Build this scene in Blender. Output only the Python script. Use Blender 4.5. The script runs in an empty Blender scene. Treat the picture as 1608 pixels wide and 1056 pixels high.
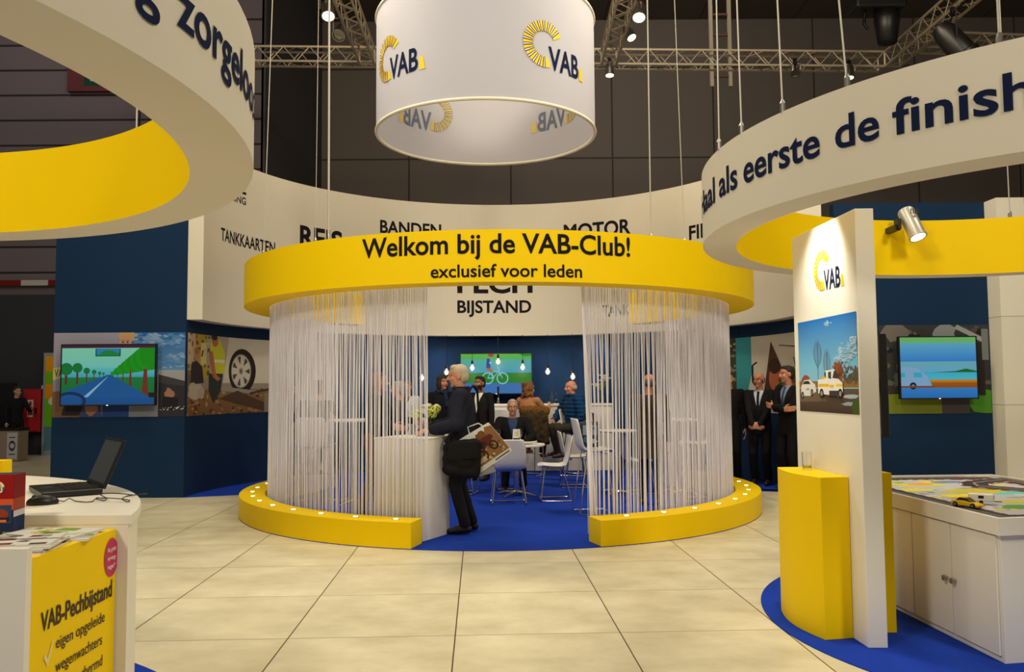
import bpy, bmesh, math, random
from mathutils import Vector, Matrix
random.seed(7)
SC = bpy.context.scene
COL = SC.collection
PI = math.pi

# ------------------------------------------------------------------ camera
F_PX, PITCH, ROLL = 1318.4, 0.0618, 0.0069
cam_data = bpy.data.cameras.new('camera')
cam_data.sensor_fit = 'HORIZONTAL'
cam_data.sensor_width = 36.0
cam_data.lens = F_PX / 1608 * 36
cam_data.clip_start, cam_data.clip_end = 0.05, 200
cam = bpy.data.objects.new('camera', cam_data)
COL.objects.link(cam)
def _w(x, up, fw):
    c, s = math.cos(PITCH), math.sin(PITCH)
    return Vector((x, c * fw - s * up, s * fw + c * up))
_c, _s = math.cos(ROLL), math.sin(ROLL)
right, upv, fwd = _w(_c, -_s, 0), _w(_s, _c, 0), _w(0, 0, 1)
rot = Matrix((right, upv, -fwd)).transposed()
cam.matrix_world = Matrix.Translation((0, 0, 1.5)) @ rot.to_4x4()
SC.camera = cam
SC.view_settings.view_transform = 'Standard'
SC.view_settings.look = 'None'
SC.view_settings.gamma = 1.0
SC.view_settings.use_curve_mapping = False
SC.view_settings.exposure = -0.84

# ------------------------------------------------------------------ world, stage wash lamps and added hall fill
world = bpy.data.worlds.new('hall_ambience')
SC.world = world
world.use_nodes = True
bg = world.node_tree.nodes['Background']
bg.inputs[0].default_value = (0.92, 0.88, 0.96, 1)
bg.inputs[1].default_value = 0.17
def look_rot(loc, at):
    return (Vector(at) - Vector(loc)).to_track_quat('-Z', 'Y').to_euler()
def area(loc, at, size, power, col):
    d = bpy.data.lights.new('wash_and_fill', 'AREA')
    d.energy, d.color, d.size = power, col, size
    o = bpy.data.objects.new('wash_and_fill', d); COL.objects.link(o)
    o.location = loc; o.rotation_euler = look_rot(loc, at)
    return o
def spot(loc, at, power, col, ang=50, blend=0.6, rad=0.06):
    d = bpy.data.lights.new('stage_spot', 'SPOT')
    d.energy, d.color, d.spot_size, d.spot_blend, d.shadow_soft_size = power, col, math.radians(ang), blend, rad
    o = bpy.data.objects.new('stage_spot', d); COL.objects.link(o)
    o.location = loc; o.rotation_euler = look_rot(loc, at)
    return o
WARM = (1.0, 0.88, 0.64)
WARM2 = (1.0, 0.91, 0.70)
HALL = (1.0, 0.92, 0.86)
# wash lamps on the trusses above and in front of the stand
area((-5.0, -1.5, 7.6), (-1.5, 9.0, 1.6), 1.2, 660, WARM2)
area((5.0, -1.5, 7.6), (1.5, 9.0, 1.6), 1.2, 660, WARM2)
area((0.0, 4.5, 8.4), (0.0, 6.5, 0.0), 1.4, 300, WARM)
area((-2.6, 10.2, 8.3), (-1.0, 14.5, 1.8), 0.8, 290, (1, .82, .52))
area((2.3, 10.2, 8.3), (1.8, 14.5, 1.8), 0.8, 350, (1, .82, .52))
area((-6.0, 5.0, 8.4), (-4.5, 8.0, 0.0), 1.0, 200, WARM)
area((6.6, 6.0, 8.4), (4.5, 8.5, 0.0), 1.0, 240, WARM)
area((-3.4, 8.6, 8.3), (-1.6, 10.2, 0.6), 0.8, 260, WARM2)
area((3.2, 8.6, 8.3), (1.6, 10.2, 0.6), 0.8, 260, WARM2)
# unseen fill lights added to brighten the hall walls and ceiling
area((3.0, 18.5, 12.9), (3.0, 26.0, 6.0), 2.0, 300, HALL)
area((-11.0, 14.5, 12.0), (-11.0, 20.0, 9.5), 1.6, 170, HALL)
area((2.0, 14.0, 9.5), (2.0, 20.0, 13.2), 2.0, 60, HALL)
# ------------------------------------------------------------------ materials
def lin(c):
    out = []
    for v in c[:3]:
        v = v / 255
        out.append(v / 12.92 if v <= 0.04045 else ((v + 0.055) / 1.055) ** 2.4)
    return (out[0], out[1], out[2], 1)
MATS = {}
def mat(name, rgb=None, rough=0.6, metal=0.0, noise=0.0, scale=6.0, bump=0.0, emit=None, estr=0.0, trans=0.0, alpha=1.0, spec=0.5):
    if name in MATS: return MATS[name]
    m = bpy.data.materials.new(name); m.use_nodes = True
    nt = m.node_tree; b = nt.nodes['Principled BSDF']
    b.inputs['Base Color'].default_value = lin(rgb)
    b.inputs['Roughness'].default_value = rough
    b.inputs['Metallic'].default_value = metal
    b.inputs['Specular IOR Level'].default_value = spec
    if trans: b.inputs['Transmission Weight'].default_value = trans
    if alpha < 1: b.inputs['Alpha'].default_value = alpha
    if emit:
        b.inputs['Emission Color'].default_value = lin(emit)
        b.inputs['Emission Strength'].default_value = estr
    tc = nt.nodes.new('ShaderNodeTexCoord')
    nz = nt.nodes.new('ShaderNodeTexNoise'); nz.inputs['Scale'].default_value = scale
    nz.inputs['Detail'].default_value = 4
    nt.links.new(tc.outputs['Object'], nz.inputs['Vector'])
    if noise:
        mx = nt.nodes.new('ShaderNodeMix'); mx.data_type = 'RGBA'
        c = lin(rgb)
        mx.inputs['A'].default_value = tuple(v * (1 - noise) for v in c[:3]) + (1,)
        mx.inputs['B'].default_value = tuple(min(1, v * (1 + noise)) for v in c[:3]) + (1,)
        nt.links.new(nz.outputs['Fac'], mx.inputs['Factor'])
        nt.links.new(mx.outputs['Result'], b.inputs['Base Color'])
    if bump:
        bp = nt.nodes.new('ShaderNodeBump'); bp.inputs['Strength'].default_value = bump
        bp.inputs['Distance'].default_value = 0.01
        nt.links.new(nz.outputs['Fac'], bp.inputs['Height'])
        nt.links.new(bp.outputs['Normal'], b.inputs['Normal'])
    MATS[name] = m
    return m
YEL = mat('yellow_lacquer', (250, 211, 0), 0.55, noise=0.02, scale=2, spec=0.15)
WHT = mat('white_lacquer', (236, 232, 224), 0.5, noise=0.015, scale=2, spec=0.3)
WFAS = mat('white_panel', (212, 205, 192), 0.75, noise=0.02, scale=1.5, spec=0.2)
NAVY = mat('navy_lettering', (18, 28, 62), 0.8, spec=0.08)
BLACKL = mat('charcoal_lettering', (30, 28, 34), 0.8, spec=0.08)
BLUEW = mat('petrol_blue_wall', (18, 44, 76), 0.8, noise=0.04, scale=1.2, spec=0.15)
CARP = mat('blue_carpet', (26, 60, 172), 0.95, noise=0.12, scale=160, bump=0.3, spec=0.1)
LOGY = mat('logo_yellow', (240, 196, 20), 0.6)
LOGP = mat('logo_yellow_show_through', (206, 180, 92), 0.8)
NAVP = mat('navy_show_through', (96, 106, 130), 0.8)
CHROME = mat('chrome', (215, 215, 218), 0.12, 1.0)
STEEL = mat('brushed_steel', (170, 165, 158), 0.35, 1.0)
ALU = mat('truss_aluminium', (196, 182, 160), 0.45, 0.45)
CABLE = mat('steel_cable', (190, 184, 176), 0.5, 0.4)
SHELL = mat('white_plastic', (226, 224, 222), 0.35)
BLACK = mat('black_plastic', (16, 16, 18), 0.4)
BLACKM = mat('black_metal', (22, 21, 22), 0.5, 0.6)
GLASS = mat('clear_glass', (250, 252, 250), 0.03, trans=1.0)
LAMP = mat('lamp_glow', (255, 240, 200), 0.5, emit=(255, 236, 190), estr=14)
LED = mat('led_glow', (255, 240, 200), 0.5, emit=(255, 232, 170), estr=9)
GREYD = mat('dark_grey_paint', (62, 58, 58), 0.7, noise=0.06, scale=3)
RED = mat('red_paint', (150, 24, 28), 0.5)

def colour_attr_mat(name, emission):
    m = bpy.data.materials.new(name); m.use_nodes = True
    nt = m.node_tree; b = nt.nodes['Principled BSDF']
    at = nt.nodes.new('ShaderNodeAttribute'); at.attribute_name = 'print'
    if emission:
        b.inputs['Base Color'].default_value = (0.01, 0.01, 0.01, 1)
        nt.links.new(at.outputs['Color'], b.inputs['Emission Color'])
        b.inputs['Emission Strength'].default_value = emission
        b.inputs['Roughness'].default_value = 0.5
        b.inputs['Specular IOR Level'].default_value = 0.1
    else:
        nt.links.new(at.outputs['Color'], b.inputs['Base Color'])
        b.inputs['Roughness'].default_value = 0.6
        b.inputs['Specular IOR Level'].default_value = 0.15
    return m
PRINT = colour_attr_mat('printed_picture', 0)
SCREEN = colour_attr_mat('screen_picture', 0.95)

# floor tiles: cream stone slabs, one metre square, turned a little, with thin dark joints
def floor_mat():
    m = bpy.data.materials.new('cream_stone_tiles'); m.use_nodes = True
    nt = m.node_tree; N, L = nt.nodes, nt.links
    b = N['Principled BSDF']; b.inputs['Roughness'].default_value = 0.38
    b.inputs['Specular IOR Level'].default_value = 0.35
    tc = N.new('ShaderNodeTexCoord'); mp = N.new('ShaderNodeMapping')
    mp.inputs['Rotation'].default_value = (0, 0, -0.0397)
    L.new(tc.outputs['Object'], mp.inputs['Vector'])
    sp = N.new('ShaderNodeSeparateXYZ'); L.new(mp.outputs['Vector'], sp.inputs[0])
    def math_(op, a, v=None, w=None):
        n = N.new('ShaderNodeMath'); n.operation = op
        if hasattr(a, 'node'): L.new(a, n.inputs[0])
        else: n.inputs[0].default_value = a
        if v is not None:
            if hasattr(v, 'node'): L.new(v, n.inputs[1])
            else: n.inputs[1].default_value = v
        return n.outputs[0]
    def joint(sock, off, size, half):
        a = math_('SUBTRACT', sock, off); a = math_('DIVIDE', a, size)
        fr = math_('FRACT', a); d = math_('SUBTRACT', fr, 0.5); d = math_('ABSOLUTE', d)
        return math_('GREATER_THAN', d, 0.5 - half / size), math_('FLOOR', a)
    jx, ix = joint(sp.outputs['X'], -1.158, 1.0074, 0.004)
    jy, iy = joint(sp.outputs['Y'], 9.3944, 1.0453, 0.003)
    j = math_('MAXIMUM', jx, jy)
    n1 = N.new('ShaderNodeTexNoise'); n1.inputs['Scale'].default_value = 2.2; n1.inputs['Detail'].default_value = 7; n1.inputs['Roughness'].default_value = 0.62
    mp2 = N.new('ShaderNodeMapping'); mp2.inputs['Scale'].default_value = (0.9, 1.1, 1)
    cb = N.new('ShaderNodeCombineXYZ'); L.new(math_('MULTIPLY', ix, 7.3), cb.inputs[0]); L.new(math_('MULTIPLY', iy, 3.7), cb.inputs[1])
    va = N.new('ShaderNodeVectorMath'); va.operation = 'ADD'
    L.new(mp.outputs['Vector'], va.inputs[0]); L.new(cb.outputs[0], va.inputs[1])
    L.new(va.outputs[0], mp2.inputs['Vector']); L.new(mp2.outputs[0], n1.inputs['Vector'])
    cr = N.new('ShaderNodeValToRGB')
    cr.color_ramp.elements[0].position = 0.32; cr.color_ramp.elements[0].color = lin((202, 192, 162))
    cr.color_ramp.elements[1].position = 0.66; cr.color_ramp.elements[1].color = lin((230, 222, 194))
    L.new(n1.outputs['Fac'], cr.inputs[0])
    mx = N.new('ShaderNodeMix'); mx.data_type = 'RGBA'
    L.new(j, mx.inputs['Factor']); L.new(cr.outputs[0], mx.inputs['A'])
    mx.inputs['B'].default_value = lin((84, 62, 30))
    L.new(mx.outputs['Result'], b.inputs['Base Color'])
    return m
def panel_mat(name, rgb, joint_rgb, w, h, axis='X', rough=0.8, joint=0.02):
    m = bpy.data.materials.new(name); m.use_nodes = True
    nt = m.node_tree; N, L = nt.nodes, nt.links
    b = N['Principled BSDF']; b.inputs['Roughness'].default_value = rough
    b.inputs['Specular IOR Level'].default_value = 0.2
    tc = N.new('ShaderNodeTexCoord'); sp = N.new('ShaderNodeSeparateXYZ'); L.new(tc.outputs['Object'], sp.inputs[0])
    cb = N.new('ShaderNodeCombineXYZ'); L.new(sp.outputs[axis], cb.inputs[0]); L.new(sp.outputs['Z'], cb.inputs[1])
    br = N.new('ShaderNodeTexBrick'); br.offset = 0.0
    br.inputs['Scale'].default_value = 1; br.inputs['Brick Width'].default_value = w; br.inputs['Row Height'].default_value = h
    br.inputs['Mortar Size'].default_value = joint; br.inputs['Mortar Smooth'].default_value = 0.3
    c = lin(rgb)
    br.inputs['Color1'].default_value = c
    br.inputs['Color2'].default_value = tuple(v * 0.9 for v in c[:3]) + (1,)
    br.inputs['Mortar'].default_value = lin(joint_rgb)
    L.new(cb.outputs[0], br.inputs['Vector']); L.new(br.outputs['Color'], b.inputs['Base Color'])
    return m

# ------------------------------------------------------------------ mesh builder
class MB:
    def __init__(self):
        self.v, self.f, self.mi = [], [], []
    def add(self, vs, fs, mi=0):
        n = len(self.v); self.v += [tuple(p) for p in vs]
        self.f += [tuple(i + n for i in f) for f in fs]; self.mi += [mi] * len(fs)
        return self
    def box(self, c, s, rz=0.0, mi=0, M=None):
        x, y, z = s[0] / 2, s[1] / 2, s[2] / 2
        vs = [Vector((a, b, d)) for a in (-x, x) for b in (-y, y) for d in (-z, z)]
        R = M if M is not None else Matrix.Rotation(rz, 3, 'Z')
        vs = [R @ p + Vector(c) for p in vs]
        return self.add(vs, [(0, 1, 3, 2), (4, 6, 7, 5), (0, 4, 5, 1), (2, 3, 7, 6), (0, 2, 6, 4), (1, 5, 7, 3)], mi)
    def prism(self, poly, z0, z1, mi=0):
        n = len(poly)
        a = sum(poly[i][0] * poly[(i + 1) % n][1] - poly[(i + 1) % n][0] * poly[i][1] for i in range(n))
        if a < 0: poly = poly[::-1]
        vs = [(p[0], p[1], z0) for p in poly] + [(p[0], p[1], z1) for p in poly]
        fs = [tuple(range(n))[::-1], tuple(range(n, 2 * n))] + [(i, (i + 1) % n, n + (i + 1) % n, n + i) for i in range(n)]
        return self.add(vs, fs, mi)
    def tube(self, pts, r, seg=8, mi=0, closed=False, caps=True):
        pts = [Vector(p) for p in pts]; n = len(pts)
        rr = r if isinstance(r, (list, tuple)) else [r] * n
        prev = None; rings = []
        for i, p in enumerate(pts):
            if closed: t = pts[(i + 1) % n] - pts[i - 1]
            else: t = pts[min(i + 1, n - 1)] - pts[max(i - 1, 0)]
            t = t.normalized() if t.length > 1e-9 else Vector((0, 0, 1))
            if prev is None:
                a = Vector((0, 0, 1)) if abs(t.z) < 0.9 else Vector((1, 0, 0))
                u = t.cross(a).normalized()
            else:
                u = (prev - t * prev.dot(t)); u = u.normalized() if u.length > 1e-6 else t.orthogonal().normalized()
            prev = u; w = t.cross(u)
            rings.append([p + (u * math.cos(2 * PI * k / seg) + w * math.sin(2 * PI * k / seg)) * rr[i] for k in range(seg)])
        vs = [q for ring in rings for q in ring]; fs = []
        m = n if closed else n - 1
        for i in range(m):
            a, b = i * seg, ((i + 1) % n) * seg
            fs += [(a + k, a + (k + 1) % seg, b + (k + 1) % seg, b + k) for k in range(seg)]
        if not closed and caps:
            fs += [tuple(range(seg))[::-1], tuple(range((n - 1) * seg, n * seg))]
        return self.add(vs, fs, mi)
    def capsule(self, p, q, r1, r2, seg=12, mi=0):
        p, q = Vector(p), Vector(q); d = q - p
        L = d.length; t = d / L if L > 1e-9 else Vector((0, 0, 1))
        u = t.orthogonal().normalized(); w = t.cross(u)
        rings = []
        for k in range(1, 4):
            a = PI / 2 * (1 - k / 3.0) ; rings.append((p - t * r1 * math.sin(a), r1 * math.cos(a)))
        for k in range(0, 3):
            a = PI / 2 * k / 3.0; rings.append((q + t * r2 * math.sin(a), r2 * math.cos(a)))
        vs = [p - t * r1]
        for c, r in rings:
            vs += [c + (u * math.cos(2 * PI * k / seg) + w * math.sin(2 * PI * k / seg)) * r for k in range(seg)]
        vs.append(q + t * r2); fs = []
        for k in range(seg): fs.append((0, 1 + (k + 1) % seg, 1 + k))
        for i in range(len(rings) - 1):
            a, b = 1 + i * seg, 1 + (i + 1) * seg
            fs += [(a + k, a + (k + 1) % seg, b + (k + 1) % seg, b + k) for k in range(seg)]
        e = len(vs) - 1; a = 1 + (len(rings) - 1) * seg
        fs += [(a + k, a + (k + 1) % seg, e) for k in range(seg)]
        return self.add(vs, fs, mi)
    def ellipsoid(self, c, r, M=None, seg=16, rings=10, mi=0):
        c = Vector(c); vs = []; fs = []
        for i in range(rings + 1):
            a = PI * i / rings
            for k in range(seg):
                b = 2 * PI * k / seg
                p = Vector((r[0] * math.sin(a) * math.cos(b), r[1] * math.sin(a) * math.sin(b), r[2] * math.cos(a)))
                vs.append(c + (M @ p if M is not None else p))
        for i in range(rings):
            for k in range(seg):
                q = (i * seg + k, (i + 1) * seg + k, (i + 1) * seg + (k + 1) % seg, i * seg + (k + 1) % seg)
                if i == 0: q = (q[0], q[1], q[2])
                elif i == rings - 1: q = (q[0], q[1], q[3])
                fs.append(q)
        return self.add(vs, fs, mi)
    def lathe(self, prof, c=(0, 0, 0), seg=24, mi=0, M=None):
        c = Vector(c); vs = []; fs = []
        for r, z in prof:
            for k in range(seg):
                p = Vector((r * math.cos(2 * PI * k / seg), r * math.sin(2 * PI * k / seg), z))
                vs.append(c + (M @ p if M is not None else p))
        for i in range(len(prof) - 1):
            for k in range(seg):
                fs.append((i * seg + k, i * seg + (k + 1) % seg, (i + 1) * seg + (k + 1) % seg, (i + 1) * seg + k))
        if prof[0][0] > 1e-6: fs.append(tuple(range(seg))[::-1])
        if prof[-1][0] > 1e-6: fs.append(tuple(range((len(prof) - 1) * seg, len(prof) * seg)))
        return self.add(vs, fs, mi)
    # angle a measured from the -y direction, positive towards +x (as seen from the camera side)
    def arc(self, c, r0, r1, a0, a1, z0, z1, n=64, full=False, mi=0, mi_in=None, mi_bot=None):
        if mi_in is None: mi_in = mi
        if mi_bot is None: mi_bot = mi
        P = []
        m = n if full else n + 1
        for i in range(m):
            a = math.radians(a0 + (a1 - a0) * i / n)
            s, k = math.sin(a), -math.cos(a)
            for r in (r0, r1):
                for z in (z0, z1): P.append((c[0] + s * r, c[1] + k * r, z))
        fs, ms = [], []
        for i in range(n):
            a, b = 4 * i, 4 * ((i + 1) % m)
            fs += [(a + 2, b + 2, b + 3, a + 3), (b, a, a + 1, b + 1), (a, b, b + 2, a + 2), (a + 1, a + 3, b + 3, b + 1)]
            ms += [mi, mi_in, mi_bot, mi]
        if not full:
            e = 4 * n
            fs += [(0, 2, 3, 1), (e, e + 1, e + 3, e + 2)]; ms += [mi, mi]
        k = len(self.v); self.v += P; self.f += [tuple(i + k for i in f) for f in fs]; self.mi += ms
        return self

def mesh_obj(name, mb, mats, parent=None, smooth=False, bevel=0.0, offset=None):
    me = bpy.data.meshes.new(name)
    vs = mb.v
    if offset is not None: vs = [(p[0] - offset[0], p[1] - offset[1], p[2] - offset[2]) for p in vs]
    me.from_pydata(vs, [], mb.f)
    if not isinstance(mats, (list, tuple)): mats = [mats]
    for m in mats: me.materials.append(m)
    if len(mats) > 1: me.polygons.foreach_set('material_index', mb.mi)
    me.validate()
    bm = bmesh.new(); bm.from_mesh(me); bmesh.ops.recalc_face_normals(bm, faces=bm.faces); bm.to_mesh(me); bm.free()
    o = bpy.data.objects.new(name, me); COL.objects.link(o)
    if parent is not None: o.parent = parent
    if smooth:
        me.polygons.foreach_set('use_smooth', [True] * len(me.polygons))
        if smooth != 'all':
            try: me.set_sharp_from_angle(angle=math.radians(35))
            except Exception: pass
    if bevel:
        b = o.modifiers.new('edge_round', 'BEVEL'); b.width = bevel; b.segments = 2; b.limit_method = 'ANGLE'; b.angle_limit = math.radians(40)
    return o
def thing(name, label, cat, loc=(0, 0, 0), rz=0.0, group=None):
    o = bpy.data.objects.new(name, None); COL.objects.link(o)
    o.empty_display_size = 0.1
    o.location = loc; o.rotation_euler = (0, 0, rz)
    o['label'] = label; o['category'] = cat
    if group: o['group'] = group
    return o
def wpart(name, mb, m, t, **k):            # a part whose shape is given in world coordinates of an unrotated thing
    return mesh_obj(name, mb, m, t, offset=t.location, **k)
def tag(o, label, cat, group=None, kind=None):
    o['label'] = label; o['category'] = cat
    if group: o['group'] = group
    if kind: o['kind'] = kind
    return o
def struct(name, mb, m, **k):
    o = mesh_obj(name, mb, m, **k); o['kind'] = 'structure'; return o
def kids(o): return [c for c in bpy.data.objects if c.parent is o]
def dup(o, parent=None):
    c = o.copy(); COL.objects.link(c)
    if parent is not None: c.parent = parent
    for ch in kids(o): dup(ch, c)
    return c
def place_copy(src, loc, rz, label, group=None):
    c = dup(src); c.location = loc; c.rotation_euler = (0, 0, rz); c['label'] = label
    if group: c['group'] = group
    return c

# ------------------------------------------------------------------ lettering and printed pictures
_tc = {}
def glyphs(s, bold):
    if (s, bold) in _tc: return _tc[(s, bold)]
    cu = bpy.data.curves.new('lettering', 'FONT'); cu.body = s; cu.offset = bold; cu.resolution_u = 4
    ob = bpy.data.objects.new('lettering', cu)
    me = bpy.data.meshes.new_from_object(ob)
    vs = [tuple(v.co) for v in me.vertices]; fs = [tuple(p.vertices) for p in me.polygons]
    bpy.data.objects.remove(ob); bpy.data.curves.remove(cu); bpy.data.meshes.remove(me)
    _tc[(s, bold)] = (vs, fs); return vs, fs
def cap_height(bold):
    vs, _ = glyphs('H', bold); return max(v[1] for v in vs)
def text(mb, s, place, width, cap, x0=0.0, y0=0.0, bold=0.012, mi=0, slant=0.0):
    vs, fs = glyphs(s, bold)
    ax, bx = min(v[0] for v in vs), max(v[0] for v in vs)
    sx = width / (bx - ax); sy = cap / cap_height(bold)
    mb.add([place(x0 + (v[0] - ax) * sx + slant * v[1] * sy, y0 + v[1] * sy) for v in vs], fs, mi)
    return mb
def on_cyl(c, R, deg0, z0, inside=False):
    # u runs along the arc to the viewer's right, starting at angle deg0; outside faces seen from -y, inside faces seen on the far side
    def f(u, v):
        if inside:
            a = math.radians(deg0) + u / R
            return (c[0] + R * math.sin(a), c[1] + R * math.cos(a), z0 + v)
        a = math.radians(deg0) + u / R
        return (c[0] + R * math.sin(a), c[1] - R * math.cos(a), z0 + v)
    return f
def on_plane(o, u, v):
    o, u, v = Vector(o), Vector(u).normalized(), Vector(v).normalized()
    return lambda a, b: tuple(o + u * a + v * b)
def logo(place, R, place_b=None, place_g=None):
    """segmented sun ring, three letters and a wedge; returns three builders: ring, bars, letters"""
    a0, a1 = math.radians(28), math.radians(287)
    ring, bars, lets, gaps = MB(), MB(), MB(), MB()
    place_g = place_g or place
    place_b = place_b or place
    n = 60
    vs = []
    for i in range(n + 1):
        a = a0 + (a1 - a0) * i / n
        for r in (0.56 * R, R): vs.append(place(r * math.cos(a), r * math.sin(a)))
    ring.add(vs, [(2 * i, 2 * i + 1, 2 * i + 3, 2 * i + 2) for i in range(n)])
    wedge = MB().add([place(x * R, y * R) for x, y in ((2.12, -1.06), (2.44, -1.06), (2.32, -0.5), (2.12, -0.5))], [(0, 1, 2, 3)])
    for k in range(15):
        a = a0 + (a1 - a0) * (k + 1.0) / 16.2
        pts = [(r, a + d_) for r, d_ in ((0.555, -.05), (1.005, -.03), (1.005, .03), (0.555, .05))]
        gaps.add([place_g(R * r * math.cos(t), R * r * math.sin(t)) for r, t in pts], [(0, 1, 2, 3)])
        for da in (-0.05, 0.05):
            w = 0.024
            pts = [(r, a + da + s * w) for r, s in ((0.55, -1), (1.01, -0.7), (1.01, 0.7), (0.55, 1))]
            bars.add([place_b(R * r * math.cos(t), R * r * math.sin(t)) for r, t in pts], [(0, 1, 2, 3)])
    text(lets, 'VAB', place, 1.86 * R, 0.98 * R, 0.2 * R, -1.03 * R, bold=0.02)
    return ring, wedge, gaps, bars, lets
class Canvas:
    """a flat printed picture: polygons in 0..1 coordinates, later ones on top"""
    def __init__(self, strips=0):
        self.p = []; self.strips = strips
    def poly(self, pts, c): self.p.append(([tuple(q) for q in pts], [c] * len(pts))); return self
    def rect(self, x0, y0, x1, y1, c, top=None, right=None):
        top = top or c
        cs = [c, c, top, top]
        self.p.append(([(x0, y0), (x1, y0), (x1, y1), (x0, y1)], cs)); return self
    def ell(self, x, y, rx, ry, c, n=18, c2=None, a0=0, a1=360):
        pts = [(x + rx * math.cos(math.radians(a0 + (a1 - a0) * i / n)), y + ry * math.sin(math.radians(a0 + (a1 - a0) * i / n))) for i in range(n if a1 - a0 == 360 else n + 1)]
        self.p.append((pts, [c] * len(pts))); return self
    def blob(self, x, y, rx, ry, c, n=14, j=0.25):
        pts = []
        for i in range(n):
            a = 2 * PI * i / n; k = 1 + random.uniform(-j, j)
            pts.append((x + rx * k * math.cos(a), y + ry * k * math.sin(a)))
        return self.poly(pts, c)
    def line(self, pts, w, c, asp=1.0):
        for (x0, y0), (x1, y1) in zip(pts, pts[1:]):
            dx, dy = (x1 - x0) * asp, y1 - y0; L = math.hypot(dx, dy) or 1
            nx, ny = -dy / L * w / asp / 2, dx / L * w / 2
            self.poly([(x0 + nx, y0 + ny), (x1 + nx, y1 + ny), (x1 - nx, y1 - ny), (x0 - nx, y0 - ny)], c)
        return self
    def specks(self, x0, y0, x1, y1, cols, n, s, asp=1.0):
        for _ in range(n):
            self.blob(random.uniform(x0, x1), random.uniform(y0, y1), s * random.uniform(0.5, 1.4), s * asp * random.uniform(0.5, 1.4), random.choice(cols), 6, 0.4)
        return self
    def ring(self, x, y, rx, ry, t, c, n=24, asp=1.0):
        for i in range(n):
            a, b = 2 * PI * i / n, 2 * PI * (i + 1) / n
            self.poly([(x + rx * math.cos(a), y + ry * math.sin(a)), (x + rx * math.cos(b), y + ry * math.sin(b)),
                       (x + (rx - t) * math.cos(b), y + (ry - t * asp) * math.sin(b)), (x + (rx - t) * math.cos(a), y + (ry - t * asp) * math.sin(a))], c)
        return self
    def text(self, s, x, y, w, h, c, bold=0.012):
        vs, fs = glyphs(s, bold)
        ax, bx = min(v[0] for v in vs), max(v[0] for v in vs)
        sx, sy = w / (bx - ax), h / cap_height(bold)
        for f in fs: self.poly([(x + (vs[i][0] - ax) * sx, y + vs[i][1] * sy) for i in f], c)
        return self
    @staticmethod
    def _clip(pts, cs, axis, lim, keep_less):
        out, oc = [], []
        n = len(pts)
        for i in range(n):
            a, b = pts[i], pts[(i + 1) % n]; ca, cb = cs[i], cs[(i + 1) % n]
            ia = a[axis] <= lim if keep_less else a[axis] >= lim
            ib = b[axis] <= lim if keep_less else b[axis] >= lim
            if ia: out.append(a); oc.append(ca)
            if ia != ib:
                t = (lim - a[axis]) / (b[axis] - a[axis])
                q = [a[0] + (b[0] - a[0]) * t, a[1] + (b[1] - a[1]) * t]; q[axis] = lim
                out.append(tuple(q)); oc.append(tuple(ca[k] + (cb[k] - ca[k]) * t for k in range(3)))
        return out, oc
    def build(self, name, place, m, parent=None, step=0.00025, offset=None):
        """place(u, v, h): h is the tiny height of each layer of ink"""
        V, Fc, C = [], [], []
        boxes = []
        for pts, cs in self.p:
            for ax, lim, less in ((0, 0, False), (0, 1, True), (1, 0, False), (1, 1, True)):
                if len(pts) < 3: break
                pts, cs = self._clip(pts, cs, ax, lim, less)
            if len(pts) < 3: continue
            bb = (min(q[0] for q in pts), max(q[0] for q in pts), min(q[1] for q in pts), max(q[1] for q in pts))
            li = 1 + max([b[4] for b in boxes if b[0] < bb[1] and b[1] > bb[0] and b[2] < bb[3] and b[3] > bb[2]], default=-1)
            boxes.append(bb + (li,))
            bits = [(pts, cs)]
            if self.strips:
                bits = []
                for k in range(self.strips):
                    a, b = k / self.strips, (k + 1) / self.strips
                    if max(p[0] for p in pts) < a or min(p[0] for p in pts) > b: continue
                    q, qc = self._clip(pts, cs, 0, a, False)
                    if len(q) >= 3: q, qc = self._clip(q, qc, 0, b, True)
                    if len(q) >= 3: bits.append((q, qc))
            for q, qc in bits:
                n = len(V); V += [place(x, y, li * step) for x, y in q]
                Fc.append(tuple(range(n, n + len(q)))); C += [lin(c) for c in qc]
        if offset is not None: V = [(p[0] - offset[0], p[1] - offset[1], p[2] - offset[2]) for p in V]
        me = bpy.data.meshes.new(name); me.from_pydata(V, [], Fc)
        at = me.color_attributes.new('print', 'FLOAT_COLOR', 'POINT')
        at.data.foreach_set('color', [x for c in C for x in c])
        me.materials.append(m)
        o = bpy.data.objects.new(name, me); COL.objects.link(o)
        if parent is not None: o.parent = parent
        return o
def quad_place(o, u, v, n):
    o, u, v, n = Vector(o), Vector(u), Vector(v), Vector(n).normalized()
    return lambda a, b, h: tuple(o + u * a + v * b + n * h)
# ================================================================== THE SETTING
FC = (-0.19, 11.87)          # axis of the curved back wall
CC = (-0.155, 11.10)         # axis of the club enclosure
RC = (3.71, 5.42)            # axis of the right-hand ring
LC = (-3.60, 2.99)           # axis of the left-hand ring
struct('floor', MB().box((0, 14, -0.05), (60, 44, 0.1)), floor_mat())
HALLP = panel_mat('hall_wall_panels', (120, 110, 102), (70, 64, 60), 3.2, 2.9, 'X', joint=0.03)
HALLL = panel_mat('hall_sheet_wall', (112, 102, 106), (46, 42, 46), 9.0, 0.62, 'X', joint=0.03)
struct('wall_back', MB().box((4, 26.1, 7), (40, 0.2, 14)), HALLP)
struct('ceiling', MB().box((0, 14, 13.25), (60, 44, 0.2)), panel_mat('hall_ceiling_panels', (96, 88, 82), (56, 50, 48), 3, 3, 'X'))
struct('wall_left', MB().box((-14.3, 20.1, 7), (16.6, 0.2, 14)), HALLL)
struct('trim_1', MB().box((-6.0, 23.0, 7), (0.1, 6.0, 14)), GREYD)     # return of the hall wall
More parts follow.
